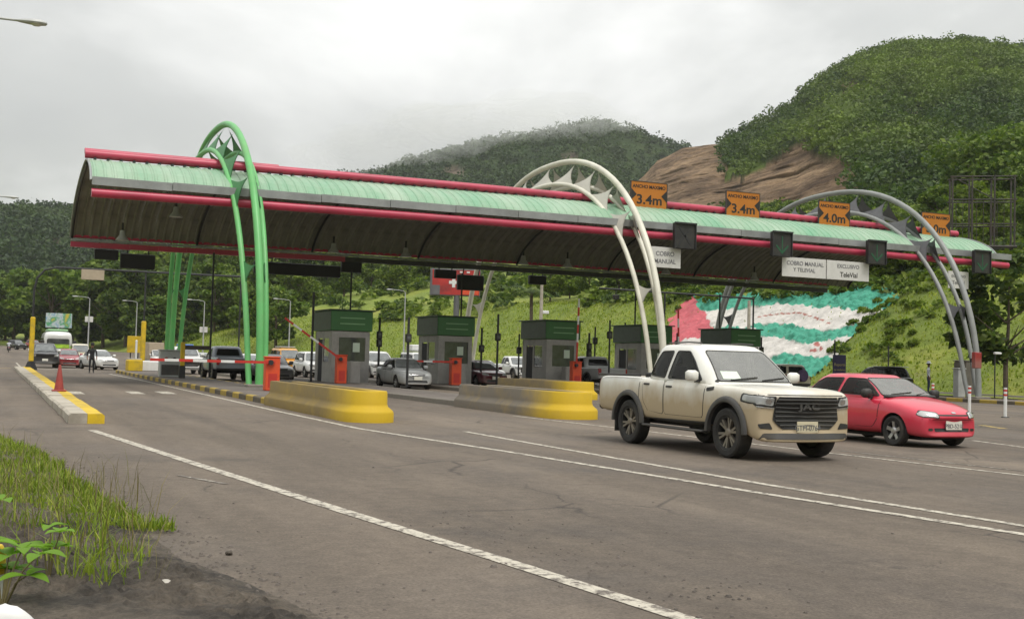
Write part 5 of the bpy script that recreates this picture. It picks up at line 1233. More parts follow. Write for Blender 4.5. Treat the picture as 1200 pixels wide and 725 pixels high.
SEDAN = dict(st=[(-2.2, .62, .42, .92), (-2.15, .74, .33, 1.0), (-1.85, .82, .28, 1.02), (-1.2, .845, .25, .985), (-.5, .85, .22, .955), (.3, .85, .22, .94), (.85, .85, .23, .925), (1.3, .845, .24, .88), (1.7, .825, .23, .83), (2.0, .78, .21, .765), (2.14, .70, .22, .69), (2.18, .62, .25, .6)],
    bow_f=.22, bow_r=.14, crown=.035, axles=(1.3, -1.3), wr=.305, arch=.05, tw=.195, wi=.1, rim='rim_silver', spokes=7,
    g=dict(zb=.9, zr=1.42, f=(1.05, .2), r=(-1.6, -.95), w=(.80, .58), crown=.035, sq=5, bulge=.06),
    ws=[(-.66, .975), (.66, .975), (.51, 1.355), (-.51, 1.355)], rg=[(-.55, 1.06), (.55, 1.06), (.46, 1.33), (-.46, 1.33)],
    win=[[(-.20, .985), (.76, .965), (.40, 1.22), (.2, 1.335), (-.16, 1.345)], [(-1.16, 1.02), (-.28, .99), (-.23, 1.345), (-.8, 1.32)]],
    doors=[[(-.22, .34), (.8, .34), (.84, .92), (-.24, .945)], [(-1.0, .55), (-.85, .34), (-.26, .34), (-.28, .945), (-1.12, .965)]], mirror=(.6, 1.02),
    face=both('headlight', 'F', [(.38, .64), (.66, .66), (.72, .72), (.64, .77), (.40, .73)], .008, 'headlamp', .03) + [('grille', 'F', [(-.32, .63), (.32, .63), (.36, .71), (-.36, .71)], .006, 'trim_black', .02), ('lower_grille', 'F', [(-.5, .3), (.5, .3), (.46, .42), (-.46, .42)], .006, 'trim_black', .03), ('grille_bar', 'F', [(-.32, .664), (.32, .664), (.32, .678), (-.32, .678)], .012, 'chrome', 0)]
      + both('taillight', 'B', [(.5, .78), (.72, .78), (.72, .93), (.5, .93)], .01, 'taillight', .02) + [('boot_line', 'B', [(-.5, .6), (.5, .6), (.5, .61), (-.5, .61)], .003, 'interior_dark', 0)])
SUV = dict(st=[(-2.25, .70, .5, 1.02), (-2.2, .85, .42, 1.08), (-1.9, .915, .4, 1.11), (-1.2, .925, .36, 1.1), (-.4, .925, .34, 1.08), (.5, .925, .34, 1.07), (1.0, .925, .36, 1.06), (1.5, .915, .38, 1.03), (1.9, .9, .38, .99), (2.12, .85, .36, .93), (2.24, .78, .38, .82)],
    bow_f=.2, bow_r=.1, crown=.035, axles=(1.33, -1.33), wr=.35, arch=.07, tw=.22, wi=.12, rim='rim_silver', spokes=5,
    g=dict(zb=1.02, zr=1.68, f=(1.1, .3), r=(-2.1, -1.78), w=(.875, .68), crown=.035, sq=6, bulge=.05),
    ws=[(-.7, 1.1), (.7, 1.1), (.57, 1.59), (-.57, 1.59)], rg=[(-.66, 1.14), (.66, 1.14), (.56, 1.56), (-.56, 1.56)],
    win=[[(-.25, 1.12), (.8, 1.1), (.46, 1.42), (.28, 1.58), (-.2, 1.59)], [(-1.2, 1.14), (-.33, 1.12), (-.28, 1.59), (-1.14, 1.59)], [(-1.85, 1.18), (-1.3, 1.15), (-1.25, 1.58), (-1.68, 1.56)]],
    doors=[[(-.27, .46), (.85, .46), (.88, 1.06), (-.29, 1.08)], [(-1.05, .75), (-.9, .46), (-.31, .46), (-.33, 1.08), (-1.2, 1.09)]], mirror=(.64, 1.16),
    face=both('headlight', 'F', [(.46, .78), (.76, .79), (.78, .89), (.48, .87)], .01, 'headlamp', .03) + [('grille', 'F', [(-.4, .72), (.4, .72), (.44, .88), (-.44, .88)], .008, 'trim_black', .03), ('lower_bumper', 'F', [(-.75, .42), (.75, .42), (.7, .56), (-.7, .56)], .01, 'trim_black', .03)]
      + both('taillight', 'B', [(.68, .86), (.86, .86), (.86, 1.08), (.68, 1.12)], .012, 'taillight', .02) + [('rear_bumper', 'B', [(-.8, .46), (.8, .46), (.8, .6), (-.8, .6)], .02, 'trim_grey', .02), ('tailgate_line', 'B', [(-.66, 1.105), (.66, 1.105), (.66, 1.12), (-.66, 1.12)], .003, 'interior_dark', 0)])
VAN = dict(st=[(-2.2, .74, .42, 1.2), (-2.15, .82, .36, 1.26), (-1.6, .84, .34, 1.27), (0, .845, .32, 1.25), (1.0, .845, .32, 1.2), (1.6, .84, .32, 1.12), (1.95, .81, .32, 1.02), (2.08, .76, .34, .92)],
    bow_f=.16, bow_r=.05, crown=.03, axles=(1.3, -1.2), wr=.31, arch=.05, tw=.2, wi=.12, rim='rim_silver', spokes=8,
    g=dict(zb=1.15, zr=1.9, f=(1.75, 1.0), r=(-2.12, -2.0), w=(.81, .68), crown=.04, sq=6, bulge=.04),
    ws=[(-.66, 1.2), (.66, 1.2), (.58, 1.78), (-.58, 1.78)], rg=[(-.6, 1.3), (.6, 1.3), (.55, 1.75), (-.55, 1.75)],
    win=[[(.3, 1.28), (1.3, 1.24), (1.0, 1.7), (.36, 1.74)], [(-.8, 1.3), (.2, 1.28), (.22, 1.74), (-.78, 1.74)], [(-1.9, 1.3), (-.92, 1.3), (-.9, 1.74), (-1.86, 1.74)]],
    doors=[[(.24, .45), (1.1, .45), (1.3, 1.2), (.24, 1.22)]], mirror=(1.2, 1.3),
    face=both('headlight', 'F', [(.46, .72), (.72, .73), (.72, .84), (.48, .84)], .01, 'headlamp', .03) + [('grille', 'F', [(-.4, .74), (.4, .74), (.4, .82), (-.4, .82)], .008, 'trim_black', .02), ('bumper', 'F', [(-.74, .38), (.74, .38), (.72, .56), (-.72, .56)], .014, 'trim_grey', .03)]
      + both('taillight', 'B', [(.66, .8), (.78, .8), (.78, 1.1), (.66, 1.1)], .01, 'taillight', .02))
TOW = -math.pi/2        # heading towards the camera
def lane(px, t): return at_t(px, 440, t)[0]
r, K = car('pickup_truck', 'dusty white double cab pickup truck nearest the camera', 'pickup truck', dict(PICK, lod=2, hollow=True, seats=(-.05, -.85), side_glass='pane_tinted', screen='pane_clear'), 'paint_white_dusty', (11.6, 16.95, 0), TOW, None, {'F': (-.02, .54, 'GTM-0764', 'plate_cream')})
pickup_details(r, K)
r, K = car('hatchback', 'red three door hatchback beside the dusty pickup', 'car', dict(HATCH, hollow=True, seats=(-.12, -1.0), side_glass='pane_tinted', screen='pane_clear'), 'paint_red', (16.82, 18.75, 0), TOW, None, {'F': (.0, .44, 'PBD-5218', 'plate_white')})
grpA = 'vehicles passing the toll lanes'
car('sedan', 'silver sedan coming out between the first two booths', 'car', SEDAN, 'paint_silver', (18.1, 53.0, 0), TOW, grpA, {'F': (0, .52, '', 'plate_white')})
r, K = car('sedan', 'maroon car with white bonnet edge right of the second booth', 'car', SEDAN, 'paint_maroon', (24.4, 58.5, 0), TOW, grpA, {'F': (0, .52, '', 'plate_white')})
car('pickup_truck', 'grey pickup seen from behind left of the white arch', 'pickup truck', PICK, 'paint_silver', (30.6, 57.6, 0), -TOW, grpA)
r, K = car('suv', 'pale off road car with covered spare wheel behind the dusty pickup', 'car', SUV, 'paint_cream', (43.2, 57.2, 0), -TOW, grpA)
MB().lathe([(0, -.12), (.3, -.12), (.36, -.06), (.36, .08), (.3, .12), (0, .12)], 22, (-2.42, 0, 1.05), 'x').build('spare_wheel', 'cloth_purple', r)
r, K = car('suv', 'black and silver car seen from behind past the red hatchback', 'car', SUV, 'paint_black', (49.8, 56.0, 0), -TOW+R(6), grpA)
MB().rbox(-1.95, -.2, -.6, .6, 1.7, 1.745, .02).build('roof_panel', 'paint_slate', r)
car('pickup_truck', 'silver pickup between the green arch legs and yellow barrier', 'pickup truck', PICK, 'paint_slate', (lane(262, 64), 64, 0), -TOW, grpA)
car('sedan', 'dark grey sedan right of the green arch', 'car', SEDAN, 'paint_grey', (lane(318, 62), 62, 0), TOW, grpA)
r, K = car('pickup_truck', 'white patrol pickup with blue roof bar behind the grey cabinet', 'pickup truck', PICK, 'paint_white', (lane(216, 80), 80, 0), TOW, grpA)
MB().rbox(-.35, -.1, -.55, .55, 1.85, 1.98, .03).build('light_bar', 'blue_sign', r)
r, K = car('van', 'yellow van with roof rack behind the first booth', 'van', VAN, 'paint_yellow', (lane(334, 84), 84, 0), TOW, grpA)
MB().rbox(-1.2, .6, -.55, .55, 1.97, 2.05, .02).build('roof_rack', 'galv', r)
car('suv', 'white car left of the first booth behind the raised boom', 'car', SUV, 'paint_white', (lane(366, 76), 76, 0), TOW, grpA)
car('pickup_truck', 'white pickup with dark front behind the silver sedan', 'pickup truck', PICK, 'paint_white', (lane(440, 70), 70, 0), TOW, grpA)
r, K = car('van', 'white cargo van with loaded roof rack behind the silver sedan', 'van', VAN, 'paint_white', (lane(487, 85), 85, 0), TOW, grpA)
MB().rbox(-1.6, .7, -.6, .6, 2.0, 2.06, .02).build('roof_rack', 'galv', r)
for i, (a, b) in enumerate(((-1.2, -.5), (-.4, .3))): MB().rbox(a, b, -.45, .45, 2.06, 2.5, .05).build('roof_load', ('tan_box', 'white_plain')[i], r)
car('sedan', 'white car tail between the second booth and the maroon car', 'car', SEDAN, 'paint_white', (lane(566, 68), 68, 0), TOW, grpA)
grpB = 'vehicles queuing beyond the left lane'
car('pickup_truck', 'black pickup first in the left queue', 'pickup truck', PICK, 'paint_black', (3.6, 93.5, 0), TOW, grpB, {'F': (0, .60, '', 'plate_white')})
car('sedan', 'red car beside the black pickup in the left queue', 'car', SEDAN, 'paint_darkred', (lane(79, 96), 96, 0), TOW, grpB)
car('van', 'cream van behind the white sedan in the left queue', 'van', VAN, 'paint_cream', (lane(92, 110), 110, 0), TOW, grpB)
car('sedan', 'white sedan approaching the uniformed person in the left lane', 'car', SEDAN, 'paint_white', (lane(115, 90), 90, 0), TOW+R(16), grpB)
def far_car(nm, lab, cat, spec, pm, px, py, depth, rz, k=1.0):
    x, y, z = at_d(px, py, depth); r, _ = car(nm, lab, cat, spec, pm, (x, y, float(rise(np.float64(y)))), rz, grpB); r.scale = (k, k, k); return r
far_car('suv', 'dark off road car far up the road at the left edge', 'car', SUV, 'paint_black', 20, 399, 205, TOW+R(24))
far_car('suv', 'small red car far up the road behind the dark one', 'car', SUV, 'paint_darkred', 40, 396, 235, TOW+R(24))
def bus():
    st = [(-4, 1.18, .5, 2.9), (-3.9, 1.24, .42, 3.0), (-2, 1.25, .4, 3.02), (2, 1.25, .4, 3.0), (3.4, 1.25, .4, 2.98), (3.85, 1.22, .42, 2.85), (4.0, 1.14, .46, 2.6)]
    sp = dict(st=st, bow_f=.3, bow_r=.1, crown=.06, axles=(2.6, -2.4), wr=.45, arch=.07, tw=.28, wi=.16, spokes=8,
        face=[('windscreen', 'F', [(-1.0, 1.45), (1.0, 1.45), (.96, 2.35), (-.96, 2.35)], .01, 'glass_mid', .1), ('green_banner', 'F', [(-.98, 1.5), (.98, 1.5), (.98, 1.85), (-.98, 1.85)], .02, 'lime', .03), ('bumper', 'F', [(-1.1, .5), (1.1, .5), (1.1, .85), (-1.1, .85)], .012, 'trim_grey', .05)] + both('headlight', 'F', [(.7, .95), (1.0, .95), (1.0, 1.2), (.7, 1.2)], .015, 'headlamp', .05),
        side=[('window', [(-3.6+k*1.15, 1.6), (-2.6+k*1.15, 1.6), (-2.6+k*1.15, 2.4), (-3.6+k*1.15, 2.4)], .01, 'glass_dark', .06) for k in range(6)])
    mat('lime', (.35, .55, .05), .4, var=.4, scale=2)
    r, K = car('bus', 'white bus with lime green windscreen banner in the left queue', 'bus', sp, 'paint_white', (lane(64, 118), 118, 0), TOW, grpB)
    MB().rbox(-3, 2.6, -.9, .9, 3.03, 3.25, .1).build('roof_pod', 'pale_green_strip', r)
    for sg in (-1, 1): MB().rbox(3.9, 4.1, min(sg*1.2, sg*1.55), max(sg*1.2, sg*1.55), 1.7, 2.2, .05).build('mirror', 'trim_black', r)
bus()
def box_truck():
    x, t = lane(177, 118), 118; r, K = car('box_truck', 'white and tan box truck parked beyond the yellow post', 'truck', dict(VAN, st=[(a, w, b, min(c, 1.25)) for a, w, b, c in VAN['st']]), 'paint_white', (x, t, 0), TOW+R(24), grpB); r.scale = (.85, .85, .85)
    MB().rbox(-2.4, 1.0, -.95, .95, .75, 2.7, .04).build('cargo_box', 'tan_box', r); MB().box(-2.4, -2.3, -.95, .95, .5, .74).build('rear_sill', 'trim_grey', r)
box_truck()
def motorbike(px, py, depth):
    x, y, z = at_d(px, py, depth); zz = float(rise(np.float64(y))); r = empty('motorbike', (x, y, zz), TOW, 'small motorbike at the far left edge of the road', 'motorbike')
    for ax in (-.62, .62):
        w = empty('wheel', (ax, 0, .31)); w.parent = r; MB().lathe([(.24, -.05), (.31, -.04), (.31, .04), (.24, .05), (.24, -.05)], 20, axis='y').build('tyre', 'rubber', w); MB().lathe([(0, -.03), (.24, -.02), (.24, .02), (0, .03)], 16, axis='y').build('rim', 'rim_silver', w)
    MB().tube([(.62, 0, .31), (.5, 0, .7), (.4, 0, 1.0)], .035, 6).build('fork', 'chrome', r); MB().tube([(.4, -.36, 1.05), (.42, 0, 1.0), (.4, .36, 1.05)], .02, 6).build('handlebar', 'trim_black', r)
    MB().rbox(-.05, .38, -.14, .14, .62, .86, .06).build('tank', 'paint_darkred', r); MB().rbox(-.7, -.02, -.13, .13, .7, .8, .03).build('seat', 'trim_black', r); MB().rbox(-.2, .25, -.15, .15, .28, .58, .05).build('engine', 'trim_grey', r); MB().lathe([(0, .12), (.08, .1), (.09, 0)], 10, (.5, 0, .85), 'x').build('headlight', 'headlamp', r)
    return (x, y, zz)
MOTO = motorbike(10, 415, 170)

def again(src, lab, px_, t, dz=0):
    o = bpy.data.objects[src] if isinstance(src, str) else src; c = copy_tree(o); c.location = (lane(px_, t), t, 0); c.rotation_euler = (0, 0, TOW+R(dz)); c['label'] = lab; c['group'] = grpA; c.scale = (1, 1, 1); return c
def by_label(t): return [q for q in bpy.data.objects if q.get('label') == t][0]
SV, WS, WP, WV = by_label('silver sedan coming out between the first two booths'), by_label('white sedan approaching the uniformed person in the left lane'), by_label('white pickup with dark front behind the silver sedan'), by_label('white cargo van with loaded roof rack behind the silver sedan')
again(WS, 'white sedan half hidden by the green arch legs', 292, 74); again(SV, 'silver sedan far behind the half raised boom', 352, 88); again(WS, 'white sedan tucked behind the first booth', 425, 80)
again(SV, 'silver sedan waiting behind the second booth', 560, 76); again(WP, 'white pickup waiting far behind the third booth', 604, 82); again(SV, 'silver sedan queuing behind the patrol pickup', 236, 98); again(WS, 'white sedan queuing behind the yellow van', 318, 100)
# ------------------------------------------------------------------ painted slope
def mural():
    ts = np.linspace(58, 116, 400); us = np.linspace(-.3, 15.5, 130); T, U = np.meshgrid(ts, us); S = foot(T)+U
    Z = height(S, T); cr = fbm(T*.9, U*.9+3, 5, 41)*.9+np.abs(fbm(T*2.2, U*2.2, 4, 43))*.9-.1
    px, py = to_px(np.stack([S, T, Z], -1).reshape(-1, 3)); px = px.reshape(T.shape); py = py.reshape(T.shape)
    jx = px+fbm(T*.8, U*.8, 4, 51)*12; jy = py+fbm(T*.8+5, U*.8, 4, 52)*9
    def inside(poly):
        ins = np.zeros(T.shape, bool)
        for i in range(len(poly)):
            x0, y0 = poly[i]; x1, y1 = poly[(i+1) % len(poly)]
            ins ^= ((y0 > jy) != (y1 > jy)) & (jx < (x1-x0)*(jy-y0)/(y1-y0+1e-9)+x0)
        return ins
    area = inside(MURAL)
    red = inside([(811, 344), (838, 389), (806, 398), (783, 404), (783, 373)])
    b = [np.interp(jx, [820, 870, 900, 920, 940, 960, 1020], y) for y in ([364, 363, 359, 355, 357, 361, 362], [384, 384, 379, 380, 385, 386, 379], [396, 397, 395, 399, 401, 400, 391], [424, 422, 419, 414, 417, 419, 414])]
    g = (jy < b[0]) | ((jy > b[1]) & (jy < b[2])) | (jy > b[3])
    col = np.where(g[..., None], np.array([.055, .31, .21]), np.array([.56, .53, .49])); col = np.where(red[..., None], np.array([.5, .10, .12]), col)
    for k in range(13):
        f = k/12; mx, my = 890+80*f, 372-9*math.sin(f*2.2)+14*f*f
        col = np.where((((px-mx)/3.0)**2+((py-my)/1.1)**2 < 1)[..., None], np.array([.32, .13, .1]), col)
    for mx, my, a_, c_ in ((957, 404, 4, 2.5), (953, 411, 5, 1.6), (962, 409, 2, 3)): col = np.where((((px-mx)/a_)**2+((py-my)/c_)**2 < 1)[..., None], np.array([.36, .12, .1]), col)
    green_rough = np.where(g & ~red, 1.6, .55)
    P = np.stack([S-.45*cr*green_rough, T-.2*cr*green_rough, Z+.05+.6*cr*green_rough], -1).reshape(-1, 3)
    F = gridfaces(len(us), len(ts)); keep = area.ravel()[F].all(1); F = F[keep]; used = np.unique(F); mp = np.zeros(len(P), int); mp[used] = np.arange(len(used))
    me = bigmesh('rock_face', P[used], mp[F], True); a_ = me.attributes.new('paint', 'FLOAT_COLOR', 'POINT')
    c4 = np.concatenate([col.reshape(-1, 3)[used], np.ones((len(used), 1))], 1); a_.data.foreach_set('color', np.ascontiguousarray(c4.ravel(), np.float32))
    m, nt, bs = new_mat('slope_paint'); at = nd(nt, 'ShaderNodeAttribute', attribute_name='paint'); p = worldpos(nt)
    c = mix(nt, .7, at.outputs['Color'], ramp(nt, noise(nt, p, .8, 6, .7), [(.3, .62), (.7, 1.25)]), 'MULTIPLY'); c = mix(nt, ramp(nt, noise(nt, p, .5, 6, .7), [(.58, 0.0), (.8, .45)]), c, (.16, .17, .08))
    nt.links.new(c, bs.inputs['Base Color']); bs.inputs['Roughness'].default_value = .8; bump(nt, bs, noise(nt, p, 2.5, 6, .65), .5, .2)
    o = link('painted_slope', me, None, 'slope_paint'); put(o, None, 'rocky slope painted in green and white waves with a red triangle', 'painted slope')
mural()
# ------------------------------------------------------------------ trees and plants
def crown_mesh(name, seed, H=10, W=4.2, n=2600, leaf=.42, base=.25, m='leaf_forest', clumps=26, flat=False):
    """leaf clumps set on limbs; gaps between clumps let the background through"""
    rng = np.random.default_rng(seed); C = []
    for i in range(clumps):
        h = rng.uniform(base, 1.0) if not flat else rng.uniform(.72, 1.0); env = (math.sin(math.pi*min(1, (h-base*.6)/(1.02-base*.6)))**.6) if not flat else 1.0
        a = rng.uniform(0, 2*math.pi); r = W*env*math.sqrt(rng.uniform(.05, 1)); cr = W*rng.uniform(.22, .42); k = int(n/clumps)
        d = rng.normal(size=(k, 3)); d /= np.linalg.norm(d, axis=1)[:, None]; rad = cr*rng.uniform(.35, 1.0, (k, 1))**.5
        C.append(np.array([r*math.cos(a), r*math.sin(a), H*h])+d*rad*np.array([1, 1, .62]))
    C = np.concatenate(C); V, F = leaf_quads(C, leaf, rng); me = bigmesh(name, V, F); me.materials.append(MATS[m]); return me
def trunk_mesh(seed, H, r0, W):
    rng = random.Random(seed); b = MB(); b.tube([(0, 0, -.5), (rng.uniform(-.1, .1), 0, H*.25), (rng.uniform(-.3, .3), rng.uniform(-.3, .3), H*.55), (rng.uniform(-.4, .4), rng.uniform(-.4, .4), H*.9)], [r0*1.2, r0, r0*.7, r0*.2], 8)
    for k in range(7):
        a = rng.uniform(0, 6.28); h = H*rng.uniform(.25, .6); L = W*rng.uniform(.5, .85)
        b.tube([(0, 0, h), (L*.5*math.cos(a), L*.5*math.sin(a), h+L*.35), (L*math.cos(a), L*math.sin(a), h+L*.75)], [r0*.5, r0*.32, r0*.1], 6)
    me = b.mesh('trunk'); me.materials.append(MATS['bark']); return me
VAR = []
for k in range(6):
    H, W = (9.5, 4.4) if k < 4 else (8, 4.8)
    VAR.append((crown_mesh('crown', 100+k, H, W, 3000, .5, .18, 'leaf_bright' if k in (3, 5) else ('leaf_forest' if k == 1 else 'leaf_mid')), trunk_mesh(100+k, H, .22, W)))
def tree(s, t, sc, var, label, group, z=None, name='tree', squash=1.0):
    r = empty(name, (s, t, (H1(s, t) if z is None else z)-.1), random.uniform(0, 6.28), label, 'tree', group); r.scale = (sc*squash, sc*squash, sc)
    link('crown', VAR[var][0], r); link('trunk', VAR[var][1], r); return r
rt_ = random.Random(5)
TONE = ['bushy mid green', 'dark green', 'rounded mid green', 'bright green', 'broad mid green', 'broad bright green']
def onto_bank(px_, d, m):
    x, y, z = at_d(px_, 405, d)
    while x < float(foot(np.float64(y)))+m and d < 600: d += 3; x, y, z = at_d(px_, 405, d)
    return x, y
for row, (d0, n, k0, k1) in enumerate(((205, 15, 1.0, 1.35), (245, 17, 1.25, 1.75), (300, 17, 1.6, 2.3))):
    for i in range(n):
        px_ = -40+(360+20*row)*(i+rt_.uniform(-.3, .3))/(n-1); d = d0*rt_.uniform(.93, 1.1); x, y, z = at_d(px_, 405, d)
        if rl(y)-3 < x < rr(y)+2 and y < 300: x, y, z = at_d(px_, 405, 320)
        if px_ > 150: sc_ = rt_.uniform(k0, k1)*.95
        else: sc_ = rt_.uniform(k0, k1)
        v_ = rt_.choice((0, 1, 2, 0, 2, 4, 3)); tree(x, y, sc_, v_, TONE[v_]+' tree, '+('front', 'middle', 'back')[row]+' row of the left wood', 'trees of the wood behind the toll plaza')
for i in range(22):
    px_ = 330+330*i/21+rt_.uniform(-8, 8); d = rt_.uniform(215, 330); x, y = onto_bank(px_, d, 22); v_ = rt_.choice((0, 3, 5, 2))
    tree(x, y, rt_.uniform(.55, 1.0), v_, TONE[v_]+' tree on the hillside behind the booths', 'trees on the hillside behind the booths')
for i in range(24):
    px_ = 985+240*i/23+rt_.uniform(-8, 8); d = rt_.uniform(*((118, 165) if px_ > 1075 else (80, 150))); x, y = onto_bank(px_, d, 19); v_ = rt_.choice((0, 3, 5, 5))
    tree(x, y, rt_.uniform(.45, .8), v_, TONE[v_]+' tree on the bank behind the grey arch', 'trees on the bank at the right')
for i in range(14):
    px_ = 640+360*i/13+rt_.uniform(-8, 8); d = rt_.uniform(120, 190); x, y = onto_bank(px_, d, 20); v_ = rt_.choice((0, 3, 5, 2))
    tree(x, y, rt_.uniform(.45, .7), v_, TONE[v_]+' tree above the grass bank behind the canopy', 'trees above the grass bank')
ORD = ['leftmost', 'second from left', 'third from left', 'fourth from left', 'fifth from left', 'sixth from left', 'seventh from left', 'eighth from left', 'ninth from left', 'tenth from left', 'eleventh from left', 'twelfth from left', 'thirteenth from left', 'fourteenth from left', 'fifteenth from left', 'sixteenth from left']
def rank_labels():
    by = {}
    for o in bpy.data.objects:
        if o.get('category') == 'tree': by.setdefault(o['label'], []).append(o)
    for lab, L in by.items():
        if len(L) > 1:
            for i, o in enumerate(sorted(L, key=lambda q: to_px(np.array(q.location))[0])): o['label'] = lab+', '+(ORD[i] if i < len(L)-1 else 'rightmost')
rank_labels()
# broad feathery tree above the billboard frame
x, y, z = at_d(1165, 250, 165); zb = H1(x, y)
r = empty('tree', (x, y, zb-.5), 0, 'broad spreading dark tree above the steel billboard frame', 'tree')
hh = (at_d(1165, 165, 165)[2]-zb)+1; link('crown', crown_mesh('crown', 300, hh, 8.5, 9000, .5, .5, 'leaf_mid', 46, False), r); link('trunk', trunk_mesh(300, hh*.9, .35, 7), r)
# small tree beside the grey arch
x, y = 54.6, 50.5
r = empty('tree', (x, y, .1), 0, 'young dark leaved tree beside the grey arch', 'tree'); link('crown', crown_mesh('crown', 301, 8.2, 3.1, 2400, .34, .3, 'leaf_forest', 30), r); link('trunk', trunk_mesh(301, 7.5, .13, 2.6), r)
def palm(px_, d, hpx):
    x, y, z = at_d(px_, 372, d); zb = H1(x, y); r = empty('palm_tree', (x, y, zb-.2), 0, 'small palm tree on the bank left of the white arch', 'palm tree'); h = max(3.5, at_d(px_, hpx, d)[2]-zb)
    MB().tube([(0, 0, 0), (.1, 0, h*.5), (0, 0, h)], [.3, .22, .2], 8).build('trunk', 'bark', r); V = []; F = []
    for k in range(16):
        a = 6.283*k/16+random.uniform(-.15, .15); up_ = random.uniform(.3, 1.2); L = random.uniform(2.2, 3.2)
        for j in range(14):
            f = j/13; c = Vector((math.cos(a)*L*f, math.sin(a)*L*f, h+up_*L*f*.8-L*.75*f*f)); n = Vector((-math.sin(a), math.cos(a), 0)); dr = Vector((math.cos(a), math.sin(a), -.4))
            for sg in (-1, 1): w = .75*math.sin(math.pi*(.12+.85*f)); i0 = len(V); V += [c, c+dr*.13, c+n*sg*w+dr*.35+Vector((0, 0, -.25*w)), c+n*sg*w*.9+dr*.22+Vector((0, 0, -.25*w))]; F.append((i0, i0+1, i0+2, i0+3))
    link('fronds', pydata('fronds', V, F), r, 'leaf_forest')
palm(622, 135, 340)
def shrubs(name, pts, label_m, nleaf, leaf, rmin, rmax, seed):
    rng = np.random.default_rng(seed); C = []; 
    for (s, t, z) in pts:
        r_ = rng.uniform(rmin, rmax); d = rng.normal(size=(nleaf, 3)); d /= np.linalg.norm(d, axis=1)[:, None]; d[:, 2] = np.abs(d[:, 2])*.8-.1
        C.append(np.array([s, t, z])+d*r_*rng.uniform(.5, 1.0, (nleaf, 1))**.5)
    V, F = leaf_quads(np.concatenate(C), leaf, rng); o = link(name, bigmesh(name, V, F), None, label_m); put(o, kind='stuff'); return o
def scatter(n, smin, smax, tmin, tmax, test, seed):
    rng = np.random.default_rng(seed); S = rng.uniform(smin, smax, n*6); T = rng.uniform(tmin, tmax, n*6); k = test(S, T); S, T = S[k][:n], T[k][:n]; Z = height(S, T); return np.stack([S, T, Z], 1)
def in_view(S, T, Z=None):
    x = S*math.cos(YAW)-T*math.sin(YAW); y = S*math.sin(YAW)+T*math.cos(YAW); q = x/np.maximum(y, 1); return (q > -.52) & (q < .52)
up_bank = lambda S, T: in_view(S, T) & (S > foot(T)+15.5-8*smoothstep(185, 230, T)+4*fbm(S/9, T/9, 3, 61)) & (fbm(S/12, T/12, 3, 63) > -.09)
shrubs('hillside_shrubs', scatter(1500, 20, 230, 130, 330, up_bank, 1), 'leaf_bright', 60, .62, .9, 2.3, 71)
shrubs('hillside_shrubs', scatter(1100, 20, 230, 130, 360, up_bank, 2), 'leaf_forest', 60, .62, .9, 2.4, 72)
far_bank = lambda S, T: in_view(S, T) & (S > foot(T)+12)
shrubs('hillside_shrubs', scatter(1500, -20, 380, 300, 620, far_bank, 7), 'leaf_forest', 60, 1.1, 1.8, 4.2, 76)
shrubs('hillside_shrubs', scatter(900, -20, 380, 300, 620, far_bank, 8), 'leaf_bright', 60, 1.0, 1.6, 3.6, 77)
near_bank = lambda S, T: in_view(S, T) & (S > foot(T)+13.5+2.5*fbm(S/6, T/6, 3, 66))
shrubs('bank_shrubs', scatter(800, 66, 150, 38, 140, near_bank, 3), 'leaf_bright', 70, .4, .6, 1.5, 73)
shrubs('bank_shrubs', scatter(500, 66, 150, 38, 140, near_bank, 4), 'leaf_forest', 70, .42, .6, 1.7, 74)
def near_mural(S, T):
    px, py = to_px(np.stack([S, T, height(S, T)], 1)); return (S > foot(T)+2.0) & (((px > 985+(400-py)*.7) & (px < 1075+(400-py)*.7) & (py < 430)))
shrubs('bank_shrubs', scatter(60, 60, 80, 50, 90, near_mural, 5), 'leaf_bright', 60, .26, .3, .7, 75)
def mural_edge(S, T):
    px, py = to_px(np.stack([S, T, height(S, T)], 1)); e = np.interp(py, [335, 350, 366, 386, 408, 430, 446], [1052, 1054, 1030, 1006, 988, 968, 945]); return (T < 118) & (((np.abs(px-e-4) < 9) & (py < 446)) | ((np.abs(py-np.interp(px, [783, 811, 828, 1050], [376, 345, 337, 337])) < 3) & (px > 783)))
shrubs('bank_shrubs', scatter(150, 58, 80, 50, 118, mural_edge, 15), 'leaf_mid', 60, .26, .25, .7, 78)
def blades(name, P, hmin, hmax, w, m, seed, per=1, lean=.5):
    rng = np.random.default_rng(seed); n = len(P); a = rng.uniform(0, 2*math.pi, n); h = rng.uniform(hmin, hmax, n); l = h*rng.uniform(0.1, lean, n)
    d = np.stack([np.cos(a), np.sin(a), np.zeros(n)], 1); q = np.stack([-np.sin(a), np.cos(a), np.zeros(n)], 1); up = np.array([0, 0, 1.0]); ww = (w*rng.uniform(.6, 1.3, n))[:, None]
    B = P; M = P+up*(h*.6)[:, None]+d*(l*.35)[:, None]; Tp = P+up*h[:, None]*.95+d*l[:, None]
    V = np.stack([B-q*ww, B+q*ww, M+q*ww*.8, M-q*ww*.8, Tp], 1).reshape(-1, 3); i = np.arange(n)*5
    F4 = np.stack([i, i+1, i+2, i+3], 1); F3 = np.stack([i+3, i+2, i+4, i+4], 1)
    me = bpy.data.meshes.new(name); faces = [tuple(f) for f in F4]+[tuple(f[:3]) for f in F3]; me.from_pydata(V.tolist(), [], faces); me.update()
    o = link(name, me, None, m); put(o, kind='stuff'); return o
bank = lambda S, T: in_view(S, T) & (S > foot(T)+.3) & (S < foot(T)+20)
Pb = scatter(42000, 24, 82, 36, 230, bank, 6); Pb[:, 2] -= .05
px, py = to_px(Pb); ins = np.zeros(len(px), bool)
